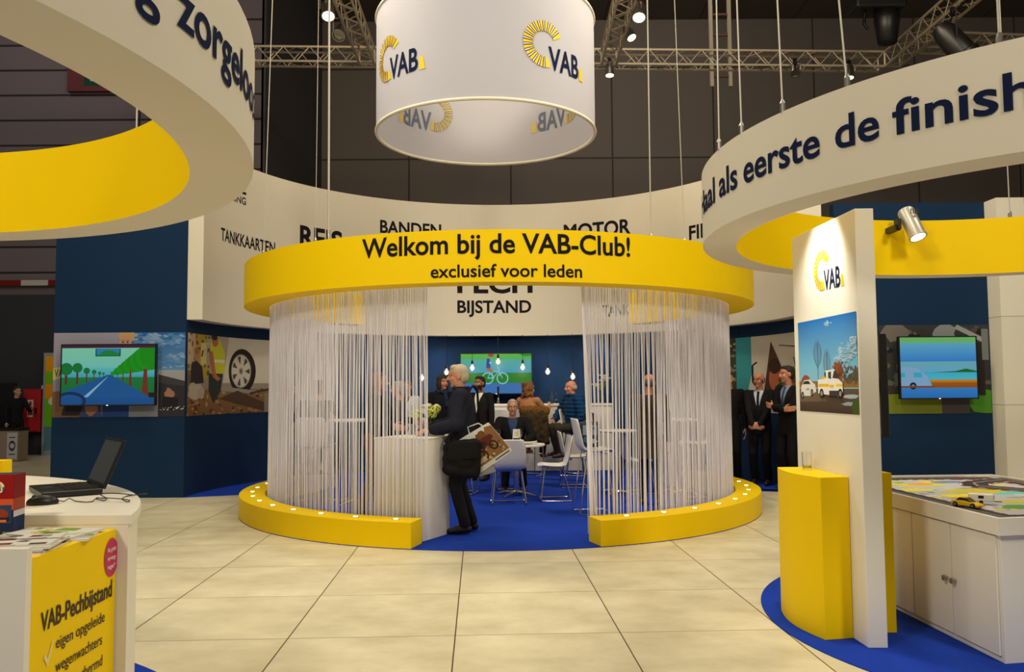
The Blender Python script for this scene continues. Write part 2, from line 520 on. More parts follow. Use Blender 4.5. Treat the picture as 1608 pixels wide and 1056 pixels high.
wr = MB(); wr.box((21.9, 16, 7), (0.2, 22, 14)); struct('wall_right', wr, HALLP)

# petrol-blue stand walls
struct('wall_club_left', MB().box((-5.545, 11.925, 2.05), (1.87, 0.15, 4.1)), BLUEW)
struct('wall_club_right', MB().box((5.75, 11.925, 2.05), (2.3, 0.15, 4.1)), BLUEW)
cw = MB()
def farc(mb, r0, r1, a0, a1, z0, z1, n, **k): return mb.arc(FC, r0, r1, 180 - a1, 180 - a0, z0, z1, n, **k)
farc(cw, 4.42, 4.56, -90, 90, 0, 2.5, 96)
struct('wall_club_back', cw, panel_mat('petrol_blue_panels', (17, 46, 84), (10, 32, 60), 1.25, 8, 'X', joint=0.006))
# white wall on the far right
ww = MB().box((8.2, 11.70, 2.05), (2.9, 0.3, 4.1))
struct('wall_right_white', ww, panel_mat('pale_wall_panels', (226, 222, 210), (150, 146, 136), 1.02, 1.22, 'X', joint=0.005))

# blue carpets
def disc(name, c, r, z, label=None):
    mb = MB().prism([(c[0] + r * math.sin(2 * PI * k / 128), c[1] + r * math.cos(2 * PI * k / 128)) for k in range(128)], 0.0, z)
    o = mesh_obj(name, mb, CARP); tag(o, label, 'carpet'); return o
cp = [(CC[0] + 3.27 * math.sin(2 * PI * k / 128), CC[1] - 3.27 * math.cos(2 * PI * k / 128)) for k in range(-40, 41)]
cp += [(4.6, 11.84)] + [(FC[0] + 4.41 * math.cos(math.radians(a)), FC[1] + 4.41 * math.sin(math.radians(a))) for a in range(0, 181, 4)] + [(-4.6, 11.84)]
tag(mesh_obj('carpet', MB().prism(cp, 0, 0.006), CARP), 'blue carpet covering the floor inside and behind the string curtain club', 'carpet')
disc('carpet', (3.72, 5.414), 2.07, 0.006, 'round blue carpet under the yellow pedestal and white column')
disc('carpet', (-3.5, 2.8), 2.38, 0.006, 'round blue carpet whose edge shows beside the white reception desk')

# hall things far left
hl = MB(); hl.box((-11.5, 19.98, 1.9), (11, 0.06, 3.8)); struct('trim_2', hl, mat('grey_hall_plinth', (44, 46, 54), 0.8))
st = Canvas()
for i in range(14): st.rect(i / 14, 0, (i + 1) / 14, 1, (112, 26, 24) if i % 2 else (176, 172, 168))
sb_ = thing('barrier_beam', 'red and white striped beam across the dark hall wall', 'beam', (-11.0, 19.8, 4.07))
mesh_obj('beam', MB().box((0, 0.06, 0), (9.0, 0.1, 0.13)), GREYD, sb_)
st.build('stripes', quad_place((-4.5, 0.0, -0.065), (9, 0, 0), (0, 0, 0.13), (0, -1, 0)), PRINT, sb_)
hc = thing('hose_cabinet', 'red fire hose cabinet on the hall wall behind the bin', 'cabinet', (-11.24, 19.75, 0.55))
mesh_obj('cabinet_body', MB().box((0, 0.08, 0.5), (0.40, 0.3, 1.0)), mat('hose_red', (176, 20, 34), 0.5), hc, bevel=0.01)
mesh_obj('cabinet_door', MB().box((0, -0.085, 0.5), (0.36, 0.03, 0.94)), mat('hose_red', (1, 1, 1)), hc, bevel=0.008)
mesh_obj('door_handle', MB().box((0.13, -0.12, 0.5), (0.03, 0.04, 0.12)), BLACK, hc)
cv = Canvas(); cv.rect(0, 0, 1, 1, (210, 190, 190)); cv.rect(0.1, 0.1, 0.9, 0.6, (150, 40, 46)); cv.rect(0.3, 0.65, 0.7, 0.9, (150, 40, 46))
cv.build('notice', quad_place((-0.08, -0.102, 0.35), (0.14, 0, 0), (0, 0, 0.4), (0, -1, 0)), PRINT, hc)
bn = thing('waste_bin', 'tall grey waste bin standing in front of the red hose cabinet', 'bin', (-10.80, 18.2, 0))
mesh_obj('bin_body', MB().box((0, 0, 0.33), (0.5, 0.4, 0.66)), mat('bin_card', (150, 134, 118), 0.8), bn, bevel=0.02)
mesh_obj('bin_lid', MB().prism([(-.27, -.22), (.27, -.22), (.27, .22), (-.27, .22)], .66, .72), BLACK, bn, bevel=0.02)
cv = Canvas(); cv.rect(0, 0, 1, 1, (190, 190, 196)); cv.ring(0.5, 0.5, 0.32, 0.2, 0.1, (60, 60, 70)); cv.rect(0.2, 0.8, 0.8, 0.84, (60, 60, 70)); cv.rect(0.2, 0.16, 0.8, 0.2, (60, 60, 70))
cv.build('bin_label', quad_place((0.02, -0.203, 0.06), (0.22, 0, 0), (0, 0, 0.56), (0, -1, 0)), PRINT, bn)
sg = thing('wall_sign', 'small pale safety sign on the hall wall beside the open doorway', 'sign', (-11.08, 19.9, 1.50))
mesh_obj('sign_plate', MB().box((0, 0, 0), (0.12, 0.03, 0.28)), mat('sign_pale', (150, 170, 200), 0.6), sg)
cv = Canvas(); cv.rect(.1, .08, .9, .45, (60, 100, 170)); cv.rect(.1, .55, .9, .92, (220, 226, 236)); cv.ell(.5, .75, .2, .1, (60, 100, 170))
cv.build('pictogram', quad_place((-0.06, -0.016, -0.14), (0.12, 0, 0), (0, 0, 0.28), (0, -1, 0)), PRINT, sg)
dr = thing('hall_poster', 'green and orange poster panel showing past the edge of the blue wall', 'poster', (-10.55, 19.7, 0.0))
mesh_obj('poster_frame', MB().box((0, 0.05, 1.2), (0.9, 0.08, 2.4)), mat('poster_frame_grey', (140, 150, 160), 0.6), dr)
cv = Canvas(); cv.rect(0, 0, 1, .25, (90, 130, 150)); cv.rect(0, .25, 1, .55, (110, 190, 20)); cv.rect(0, .55, 1, .82, (236, 150, 20)); cv.rect(0, .7, 1, .84, (120, 190, 30)); cv.rect(0, .84, 1, 1, (236, 160, 20)); cv.ell(.6, .48, .3, .06, (200, 30, 40)); cv.ell(.3, .52, .2, .05, (220, 220, 210))
cv.build('poster_print', quad_place((-0.4, 0.008, 0.12), (0.8, 0, 0), (0, 0, 2.2), (0, -1, 0)), PRINT, dr)
dw = MB(); dw.box((-12.3, 19.93, 0.85), (1.1, 0.06, 1.7)); struct('door_1', dw, mat('dark_doorway', (18, 18, 22), 0.9))
ex = thing('exit_sign', 'green exit sign in a red surround high on the hall wall', 'sign', (-9.75, 19.85, 9.15))
mesh_obj('sign_surround', MB().box((0.0, 0.05, 0), (1.9, 0.1, 0.85)), mat('dark_red_surround', (92, 18, 24), 0.6), ex)
cv = Canvas(); cv.rect(0, 0, 1, 1, (16, 70, 52)); cv.poly([(.5, .2), (.7, .5), (.58, .5), (.58, .85), (.42, .85), (.42, .5), (.3, .5)], (190, 220, 200)); cv.ell(.2, .75, .04, .1, (190, 220, 200)); cv.poly([(.12, .2), (.2, .6), (.28, .6), (.26, .2)], (190, 220, 200))
cv.build('sign_face', quad_place((-0.55, -0.003, -0.3), (1.3, 0, 0), (0, 0, 0.6), (0, -1, 0)), PRINT, ex)

# dark storage frame at the edge of the hall wall, seen above the curved fascia
rk = thing('hall_rack', 'tall dark shelving rack standing against the hall wall beyond the fascia', 'rack', (-6.9, 21.6, 0))
for x in (-0.5, 0.5):
    for y in (-0.3, 0.3): mesh_obj('post', MB().box((x, y, 5.0), (0.12, 0.12, 10.0)), BLACKM, rk)
for z in (2, 3.3, 4.6, 5.9, 7.2, 8.5): mesh_obj('shelf', MB().box((0, 0, z), (1.1, 0.7, 0.08)), GREYD, rk)
ext = thing('fire_bell', 'small red box fixed to the hall wall above the curved fascia', 'box', (-6.85, 25.8, 8.0))
mesh_obj('box_body', MB().box((0, 0, 0), (0.5, 0.3, 0.9)), RED, ext, bevel=0.03)
mesh_obj('box_top', MB().lathe([(.18, .44), (.16, .55), (.0, .58)]), RED, ext)

# ================================================================== THE CURVED WHITE FASCIA
fa = thing('fascia', 'tall curved white fascia lettered with travel words above the blue wall', 'fascia', (FC[0], FC[1], 2.5))
wpart('fascia_band', farc(MB(), 4.2, 4.62, -90, 90, 2.5, 5.04, 110), WFAS, fa)
words = [('TANKKAARTEN', -82.0, 19.4, 3.745, .19, .014), ('REIS', -55.0, 12.3, 3.965, .36, .024), ('BANDEN', -32.3, 16.4, 4.40, .235, .018),
         ('PECH', -11.7, 19.8, 3.335, .36, .024), ('BIJSTAND', -11.7, 19.4, 2.945, .235, .018), ('MOTOR', 16.5, 18.2, 4.335, .275, .02),
         ('FIETS', 51.5, 11.0, 4.055, .24, .018), ('TANKKAARTEN', 26.65, 19.4, 2.82, .21, .014), ('E', -76.2, 3.7, 4.585, .19, .022), ('VERZEKERING', -90 + 2.5, 14.9, 4.415, .115, .012)]
for w, a, span, z, cap, bo in words:
    mb = text(MB(), w, on_cyl(FC, 4.197, a, z, inside=True), 4.197 * math.radians(span), cap, bold=bo + .007)
    wpart('lettering', mb, BLACKL, fa)

# printed mural on the curved wall, left: roadside breakdown scene
def cyl_place(c, R, a0, a1, z0, z1):
    def f(u, v, h):
        a = math.radians(a0 + (a1 - a0) * u); r = R - 0.004 - h
        return (c[0] + r * math.sin(a), c[1] + r * math.cos(a), z0 + (z1 - z0) * v)
    return f
m1 = Canvas(strips=56)
m1.rect(0, 0, 1, .32, (120, 88, 58), (140, 104, 70)); m1.rect(0, .32, 1, 1, (150, 140, 126), (176, 166, 150))
m1.specks(0, 0, 1, .32, [(90, 60, 36), (160, 120, 80), (184, 146, 100), (70, 48, 30)], 90, .02, 1.0)
m1.rect(0, .3, .1, .86, (110, 96, 82)); m1.rect(.0, .55, .14, 1, (190, 170, 150)); m1.rect(.12, .45, .26, 1, (176, 160, 60)); m1.rect(.18, .62, .25, .9, (206, 196, 150))
m1.specks(.02, .5, .3, 1, [(120, 120, 60), (180, 176, 150), (150, 60, 40), (90, 84, 50)], 40, .018, 1.4)
m1.rect(.5, .5, 1, 1, (206, 202, 194)); m1.poly([(.44, .4), (.5, .95), (.6, 1), (1, 1), (1, .4)], (204, 198, 188))
m1.ell(.64, .56, .137, .30, (40, 32, 28), 26); m1.ell(.63, .56, .103, .232, (120, 112, 104), 24); m1.ell(.63, .56, .096, .216, (200, 194, 186), 24)
for k in range(7):
    a = 2 * PI * k / 7
    m1.poly([(.63 + r_ * math.cos(a + d_), .56 + r_ * 2.25 * math.sin(a + d_)) for r_, d_ in ((.038, 0), (.086, -.2), (.090, 0), (.086, .2))], (84, 74, 66))
m1.ell(.63, .56, .022, .05, (150, 144, 138), 10); m1.ell(.63, .56, .012, .026, (96, 90, 84), 8)
m1.poly([(.42, .36), (.78, .3), (.8, .25), (.42, .3)], (150, 146, 140)); m1.poly([(.4, .2), (.86, .02), (1, .05), (.6, .3)], (84, 62, 46))
m1.line([(.72, .26), (.98, .34)], .03, (70, 60, 54))
m1.poly([(.05, .62), (.12, .68), (.2, .6), (.22, .4), (.05, .38)], (52, 44, 50)); m1.ell(.125, .74, .035, .075, (190, 130, 96)); m1.ell(.125, .79, .034, .045, (150, 112, 70))
m1.blob(.11, .3, .09, .1, (190, 178, 166)); m1.blob(.19, .27, .045, .07, (176, 164, 152))
m1.poly([(.3, .92), (.4, .96), (.46, .8), (.46, .52), (.3, .5)], (196, 200, 50)); m1.ell(.35, .93, .036, .07, (172, 110, 80)); m1.ell(.34, .98, .036, .035, (60, 40, 28))
m1.rect(.31, .66, .46, .7, (220, 220, 200)); m1.poly([(.28, .52), (.44, .52), (.42, .3), (.34, .14), (.28, .3)], (46, 56, 54)); m1.line([(.3, .8), (.34, .5), (.4, .44)], .05, (170, 110, 80))
m1.rect(.86, .0, 1, .25, (140, 128, 112)); m1.poly([(.93, .3), (1, .28), (1, 1), (.95, .9)], (70, 92, 30)); m1.specks(.94, .3, 1, 1, [(50, 74, 20), (104, 130, 40)], 24, .02, 2)
t = thing('mural', 'printed roadside picture with a car wheel on the curved left wall', 'mural', (FC[0], FC[1], 1.13), group=None)
m1.build('mural_print', cyl_place(FC, 4.42, -89.5, -58, 1.13, 2.32), PRINT, t, offset=t.location)
# right: white breakdown van with an open door
m2 = Canvas(strips=56)
m2.rect(0, 0, 1, 1, (196, 190, 178), (206, 200, 186)); m2.rect(0, 0, .14, 1, (60, 64, 50)); m2.specks(0, 0, .14, 1, [(40, 70, 40), (120, 120, 110), (170, 170, 160)], 40, .03)
m2.rect(.14, .1, .3, 1, (58, 150, 160)); m2.poly([(.26, .05), (.34, .1), (.52, .98), (.4, 1), (.26, .3)], (206, 200, 188))
m2.poly([(.16, 0), (.4, 0), (.48, .22), (.16, .26)], (190, 120, 54)); m2.poly([(.42, .2), (.52, .92), (.64, .6), (.6, .2)], (84, 52, 38))
m2.ell(.56, .44, .07, .16, (188, 104, 74)); m2.ell(.56, .6, .07, .1, (60, 40, 30)); m2.line([(.34, .35), (.31, .4), (.31, .62), (.36, .66)], .02, (30, 30, 30))
m2.line([(.62, .86), (.86, .82)], .018, (120, 112, 100)); 
for _ in range(190):
    a_, r_ = random.uniform(0, 2 * PI), math.sqrt(random.random()); m2.blob(.77 + .17 * r_ * math.cos(a_), .27 + .3 * r_ * math.sin(a_), .022, .032, random.choice([(70, 100, 30), (120, 142, 52), (56, 80, 24), (96, 118, 40), (84, 110, 36)]), 6, .5)
m2.ell(.80, .34, .045, .10, (196, 112, 90)); m2.ell(.81, .43, .05, .05, (120, 84, 66)); m2.poly([(.72, .0), (.76, .22), (.86, .24), (.9, 0)], (150, 40, 40))
m2.specks(.85, .48, .95, .95, [(130, 150, 50), (104, 126, 44), (150, 168, 70)], 40, .018, 1.6); m2.rect(.92, .55, 1, .75, (226, 160, 40)); m2.text('VAB', .8, .56, .16, .14, (40, 56, 110), .02)
t = thing('mural', 'printed picture of an opened white van behind the men in suits', 'mural', (FC[0], FC[1], 1.1))
m2.build('mural_print', cyl_place(FC, 4.42, 58, 88, 1.08, 2.3), PRINT, t, offset=t.location)

# flat mural behind the left television
m3 = Canvas()
m3.rect(0, 0, 1, 1, (120, 120, 140), (150, 146, 166)); m3.rect(.5, .5, 1, 1, (90, 140, 190), (40, 92, 160))
for k in range(120): m3.blob(.6 + .4 * random.random(), min(1, .58 + .16 * random.random() + random.choice([0, .24])), .028, .02, random.choice([(112, 150, 194), (92, 136, 188), (130, 160, 198), (76, 124, 182)]), 8, .5)
m3.rect(.8, .3, 1, .55, (150, 154, 160)); m3.rect(.8, .0, 1, .42, (48, 46, 54)); m3.poly([(.8, .5), (1, .42), (1, .36), (.8, .4)], (60, 60, 66)); m3.blob(.88, .25, .04, .08, (150, 110, 90)); m3.poly([(.82, .08), (.94, .08), (.96, .22), (.84, .24)], (30, 30, 36))
m3.rect(.58, .0, .8, .14, (120, 124, 140)); m3.specks(.8, .08, 1, .12, [(200, 200, 206)], 18, .006)
m3.poly([(0, .3), (.2, .34), (.2, .0), (0, 0)], (110, 84, 62)); m3.poly([(0, .44), (.14, .5), (.14, .62), (0, .58)], (190, 176, 110)); m3.text('VAB', .01, .48, .09, .09, (60, 84, 90), .02)
m3.poly([(.07, .02), (.12, .34), (.3, .3), (.3, .02)], (46, 40, 44)); m3.poly([(.2, 0), (.25, .2), (.36, .22), (.38, 0)], (60, 70, 120)); m3.blob(.3, .1, .05, .08, (150, 110, 90)); m3.rect(.38, 0, .58, .16, (40, 66, 130))
m3.ell(.555, .96, .062, .09, (184, 152, 104)); m3.ell(.545, .85, .05, .125, (190, 144, 118)); m3.ell(.527, .885, .008, .01, (70, 60, 60)); m3.ell(.562, .885, .008, .01, (70, 60, 60)); m3.line([(.515, .905), (.538, .908)], .008, (130, 100, 76)); m3.line([(.552, .908), (.575, .905)], .008, (130, 100, 76)); m3.ell(.33, .82, .03, .05, (150, 110, 90))
t = thing('mural', 'flat printed picture of a driver and cloudy sky behind the left television', 'mural', (-5.55, 11.845, 1.13))
m3.build('mural_print', quad_place((-6.475 + 5.55, 0, 0), (1.86, 0, 0), (0, 0, 1.19), (0, -1, 0)), PRINT, t)
# flat mural behind the right television
m4 = Canvas()
m4.rect(0, 0, 1, 1, (44, 48, 50), (52, 56, 60)); m4.rect(0, 0, .55, .22, (110, 120, 40)); m4.blob(.92, .14, .14, .16, (70, 130, 40)); m4.rect(.55, 0, .8, .2, (70, 66, 70))
m4.specks(0, .2, 1, 1, [(70, 70, 72), (30, 32, 36), (90, 88, 84), (60, 50, 46)], 80, .03, 1.4); m4.blob(.6, .9, .1, .12, (130, 136, 140)); m4.blob(.14, .92, .14, .1, (110, 104, 100)); m4.line([(.7, .98), (.95, .82)], .05, (150, 150, 150)); m4.rect(.82, .2, .95, .8, (46, 38, 38)); m4.rect(.93, .6, .99, .95, (110, 114, 118))
t = thing('mural', 'dark printed picture on the blue wall behind the right television', 'mural', (5.95, 11.845, 1.1))
m4.build('mural_print', quad_place((5.18 - 5.95, 0, 0), (1.56, 0, 0), (0, 0, 1.25), (0, -1, 0)), PRINT, t)

# ================================================================== TELEVISIONS
def tv(label, x0, x1, z0, z1, y, canvas, name='television', cat='television'):
    cx, cz = (x0 + x1) / 2, (z0 + z1) / 2; w, h = x1 - x0, z1 - z0
    t = thing(name, label, cat, (cx, y, cz))
    mesh_obj('housing', MB().box((0, 0, 0), (w + .03, 0.06, h + .03)), BLACK, t, bevel=0.006)
    mesh_obj('wall_bracket', MB().box((0, 0.07, 0), (w * .4, 0.09, h * .4)), BLACKM, t)
    mesh_obj('bezel', MB().box((0, -.034, h / 2 + .006), (w + .03, .008, .016)).box((0, -.034, -h / 2 - .006), (w + .03, .008, .016)).box((w / 2 + .006, -.034, 0), (.016, .008, h)).box((-w / 2 - .006, -.034, 0), (.016, .008, h)), BLACK, t)
    canvas.build('screen', quad_place((-w / 2, -.032, -h / 2), (w, 0, 0), (0, 0, h), (0, -1, 0)), SCREEN, t)
    mesh_obj('power_light', MB().box((0, -.04, -h / 2 - .008), (.02, .006, .006)), LED, t)
    return t
c = Canvas()
c.rect(0, .42, 1, 1, (120, 220, 220), (150, 236, 190)); c.rect(0, .4, 1, .62, (60, 170, 206), (110, 220, 220)); c.rect(0, .2, 1, .46, (14, 128, 60), (16, 140, 70))
for x, y, r in ((.05, .6, .07), (.17, .62, .055), (.27, .57, .035), (.35, .55, .025), (.41, .53, .018), (.45, .52, .014)):
    c.rect(x - r * .2, .34, x + r * .2, y, (110, 50, 40)); c.ell(x, y, r, r * 1.5, (12, 132, 60))
for k in range(10):
    x = .55 + k * .05; r = .02 + k * .0125; c.ell(x, .52 + k * .035, r * 1.3, r * 1.9, (14, 160, 20) if k % 2 else (18, 170, 24))
for x, w, y0, y1 in ((.6, .006, .42, .5), (.66, .01, .38, .53), (.74, .018, .3, .58), (.9, .04, .14, .6)): c.poly([(x - w, y0), (x + w, y0), (x + w * .4, y1), (x - w * .4, y1)], (130, 56, 40))
c.poly([(0, .02), (0, .2), (.49, .5), (.53, .5), (1, .08), (1, 0), (0, 0)], (26, 100, 170)); c.poly([(.24, .13), (.29, .13), (.5, .47), (.495, .47)], (150, 210, 240)); c.rect(0, 0, 1, .12, (20, 92, 160), (22, 96, 166))
c.ring(.1, .06, .17, .16, .035, (16, 50, 96), asp=1.4)
c.rect(0, .95, 1, 1, (80, 26, 66)); c.rect(.36, .81, .63, .94, (10, 40, 60)); c.rect(.37, .82, .62, .935, (40, 150, 210)); c.poly([(.37, .82), (.62, .82), (.62, .87), (.37, .84)], (20, 150, 60)); c.ell(.5, .82, .1, .09, (20, 150, 60), a0=20, a1=160)
tv('large television on the left blue wall showing a drawn country road', -6.26, -4.965, 1.305, 2.135, 11.70, c)
c = Canvas()
c.rect(0, .43, 1, 1, (120, 200, 240), (130, 214, 110)); c.rect(0, .6, 1, .9, (60, 150, 240), (110, 200, 240)); c.rect(0, .28, 1, .43, (90, 222, 236), (70, 206, 240))
c.poly([(.4, .42), (.72, .44), (.86, .48), (1, .44), (1, .42)], (30, 120, 30)); c.rect(0, .15, 1, .3, (170, 78, 20), (200, 120, 10)); c.rect(0, .26, 1, .3, (230, 150, 30)); c.rect(0, 0, 1, .17, (40, 130, 220), (60, 150, 230))
c.poly([(-.1, .2), (-.1, .5), (.1, .53), (.24, .5), (.36, .36), (.41, .2)], (120, 190, 236)); c.poly([(-.1, .2), (-.1, .49), (.1, .52), (.23, .49), (.35, .36), (.4, .2)], (150, 200, 240)); c.rect(.17, .34, .28, .42, (60, 200, 230)); c.rect(-.1, .34, .06, .42, (60, 200, 230)); c.ell(.16, .2, .045, .06, (16, 30, 60)); c.ell(.16, .2, .02, .026, (120, 160, 190)); c.rect(-.1, .17, .44, .2, (150, 80, 40))
tv('television on the right blue wall showing a drawn caravan by water', 5.39, 6.45, 1.32, 2.165, 11.70, c)
c = Canvas()
c.rect(0, .5, 1, 1, (70, 190, 230), (110, 220, 170)); c.rect(0, .86, 1, 1, (96, 214, 120), (120, 226, 60)); c.rect(0, .26, 1, .52, (20, 150, 30)); c.rect(0, 0, 1, .26, (60, 140, 220), (70, 130, 210)); c.poly([(.82, 1), (.9, .93), (1, .94), (1, 1)], (40, 180, 40))
W = (150, 236, 246)
for x in (.38, .59): c.ring(x, .38, .085, .152, .018, W, asp=1.78)
c.line([(.38, .38), (.43, .56), (.54, .56), (.59, .38)], .02, W, 1.78); c.line([(.38, .38), (.46, .4), (.54, .56)], .02, W, 1.78); c.line([(.43, .56), (.47, .38), (.38, .38)], .02, W, 1.78); c.line([(.52, .7), (.56, .44)], .02, W, 1.78)
c.poly([(.36, .64), (.42, .62), (.41, .88), (.37, .88)], (30, 70, 190)); c.poly([(.38, .66), (.46, .58), (.44, .52), (.36, .6)], (214, 120, 60)); c.poly([(.38, .98), (.47, 1), (.47, .94), (.4, .92)], (206, 80, 30)); c.ell(.43, .98, .04, .06, (206, 80, 30)); c.poly([(.41, .8), (.44, .78), (.43, .74), (.4, .76)], (200, 230, 240))
tv('television above the bar showing a drawn rider on a white bicycle', -.974, .363, 1.40, 2.148, 15.93, c)
# ================================================================== CLUB ENCLOSURE
YS = [YEL]
cr = thing('club_ring', 'broad yellow ring lettered Welkom over the string curtain club', 'hanging ring', (CC[0], CC[1], 2.5))
wpart('ring_band', MB().arc(CC, 2.94, 3.24, -133, 137, 2.5, 3.0, 120), YEL, cr)
mb = MB(); text(mb, 'Welkom bij de VAB-Club!', on_cyl(CC, 3.244, -23.7, 2.775), 3.244 * math.radians(47.6), .185, bold=.018)
wpart('headline_lettering', mb, BLACKL, cr)
mb = MB(); text(mb, 'exclusief voor leden', on_cyl(CC, 3.244, -10.9, 2.548), 3.244 * math.radians(25.7), .12, bold=.014)
wpart('small_lettering', mb, BLACKL, cr)
def kerb(label, a0, a1, first, sgn, n):
    t = thing('kerb_seat', label, 'low wall', (CC[0], CC[1], 0))
    wpart('kerb_body', MB().arc(CC, 2.97, 3.27, a0, a1, 0.006, .25, 72), YEL, t, bevel=.004)
    for k in range(n):
        a = math.radians(first + sgn * 8.33 * k)
        p = (CC[0] + 3.12 * math.sin(a), CC[1] - 3.12 * math.cos(a), .25)
        h = wpart('light_housing', MB().lathe([(.0, 0), (.034, 0), (.034, .004), (.0, .004)], p, 16), STEEL, t)
        mesh_obj('lens', MB().lathe([(.0, .004), (.024, .004), (.024, .008), (.0, .010)], (p[0] - CC[0], p[1] - CC[1], .25), 14), LED, h)
    return t
kerb('curved yellow kerb with round lights along the left of the club', -115.8, -14.2, -18.1, -1, 12)
kerb('curved yellow kerb with round lights along the right of the club', 17.4, 121.5, 23.7, 1, 12)

# string curtains: hundreds of loose white strings gathered into wisps lower down
STR = bpy.data.materials.new('white_string'); STR.use_nodes = True
_b = STR.node_tree.nodes['Principled BSDF']; _b.inputs['Base Color'].default_value = lin((244, 242, 255)); _b.inputs['Roughness'].default_value = .8
_b.inputs['Specular IOR Level'].default_value = .1
def string_curtain(label, a0, a1, lean_end):
    mb = MB(); rnd = random.Random(int(a1 * 10))
    L = abs(a1 - a0); n = int(math.radians(L) * 2.93 / 0.0090)
    # wisps
    cl = []; a = a0
    sg = 1 if a1 > a0 else -1
    while (a1 - a) * sg > 0:
        w = rnd.choice((.4, .5, .7, .9, 1.2, 1.5)); cl.append((a + sg * w / 2, w)); a += sg * w
    for i in range(n):
        f = i / (n - 1); at = a0 + (a1 - a0) * f + rnd.uniform(-.09, .09)
        c_, w_ = min(cl, key=lambda q: abs(q[0] - at))
        pull = rnd.uniform(.62, .97) if rnd.random() < .86 else rnd.uniform(0, .5)
        ab = at + (c_ - at) * pull + rnd.uniform(-.05, .05)
        if f < .05: ab += lean_end * (1 - f / .05) * rnd.uniform(.3, 1)
        rt, rb = 2.925 + rnd.uniform(-.012, .012), 2.915 + rnd.uniform(-.02, .03)
        r = rnd.uniform(.0023, .0038)
        pts = []
        zb = .02 + rnd.uniform(0, .06)
        for k in range(7):
            t = k / 6
            e = min(1, t / .62); e = e * e * (3 - 2 * e)
            aa = math.radians(at + (ab - at) * e + (rnd.uniform(-.035, .035) if 0 < k else 0)); rr = rt + (rb - rt) * t
            pts.append((CC[0] + rr * math.sin(aa), CC[1] - rr * math.cos(aa), 2.50 + (zb - 2.50) * t))
        mb.tube(pts, r, 4, caps=False)
    o = mesh_obj('string_curtain', mb, STR, smooth='all')
    return tag(o, label, 'string curtain', kind='stuff')
string_curtain('curtain of loose white strings hanging left of the club entrance', -13.4, -122, .35)
string_curtain('curtain of loose white strings hanging right of the club entrance', 17.2, 124, .9)
# the gathered strands by the right opening
mb = MB(); rnd = random.Random(3)
for k in range(26):
    a = math.radians(17.0 + rnd.uniform(-.2, .2)); r0 = 2.925 + rnd.uniform(-.012, .012)
    b = math.radians(18.5 + rnd.uniform(-.3, .3) + (.9 if k % 4 == 0 else 0)); 
    mb.tube([(CC[0] + r0 * math.sin(a + (b - a) * t), CC[1] - (r0 + (0.0 if t < .9 else .0)) * math.cos(a + (b - a) * t), 2.5 - 2.48 * t) for t in (0, .25, .5, .75, 1)], .004, 4, caps=False)
tag(mesh_obj('curtain_strands', mb, STR, smooth='all'), 'gathered white strands hanging at the right edge of the entrance', 'string curtain', kind='stuff')

# entrance counter inside the left curtain
ec = thing('entrance_counter', 'white block counter with flowers at the left of the entrance', 'counter', (-1.02, 8.63, 0.006))
cpl = [(-1.40, 8.53), (-.885, 8.30), (-.655, 8.755), (-1.17, 8.985)]
wpart('counter_body', MB().prism(cpl, .006, .99), WHT, ec, bevel=.004)
wpart('counter_top', MB().prism([(x + (x + 1.02) * .012, y + (y - 8.64) * .012) for x, y in cpl], .99, 1.011), WHT, ec, bevel=.004)

# bar and its back fittings
br_ = thing('bar_counter', 'long white bar counter in front of the blue back wall', 'bar', (-.05, 15.45, .006))
mesh_obj('bar_front', MB().box((0, -.16, .58), (3.70, .04, 1.16)), WHT, br_)
mesh_obj('bar_side', MB().box((-1.83, .03, .58), (.04, .36, 1.16)), WHT, br_)
mesh_obj('bar_side', MB().box((1.83, .03, .58), (.04, .36, 1.16)), WHT, br_)
mesh_obj('bar_top', MB().box((0, .02, 1.18), (3.74, .44, .04)), WHT, br_, bevel=.006)

# ================================================================== HANGING RINGS
def ring(label, c, ro, ri, z0, z1, words, cat='hanging ring'):
    t = thing('hanging_ring', label, cat, (c[0], c[1], z0))
    wpart('ring_band', MB().arc(c, ri, ro, 0, 360, z0, z1, 144, full=True, mi=0, mi_in=1, mi_bot=0), [WFAS, YEL], t, smooth=True)
    for s, a, span, z, cap in words: wpart('lettering', text(MB(), s, on_cyl(c, ro + .004, a, z), (ro + .004) * math.radians(span), cap, bold=.018), NAVY, t)
    return t
ring('white ring with a yellow inside hanging at the right, lettered Haal als eerste de finish', RC, 2.40, 2.17, 2.5, 3.0,
     [('Haal', -101, 13.2, 2.685, .165), ('als', -85.6, 6.8, 2.69, .165), ('eerste', -76.9, 15.4, 2.69, .165), ('de', -59.2, 5.8, 2.695, .165), ('finish', -51.8, 14.2, 2.69, .165)])
ring('white ring with a yellow inside hanging at the left, lettered zorgeloos', LC, 2.55, 2.275, 2.5, 3.01,
     [('g', 77.2, 2.7, 2.675, .165), ('zorgeloos', 82.0, 22.5, 2.68, .165)])

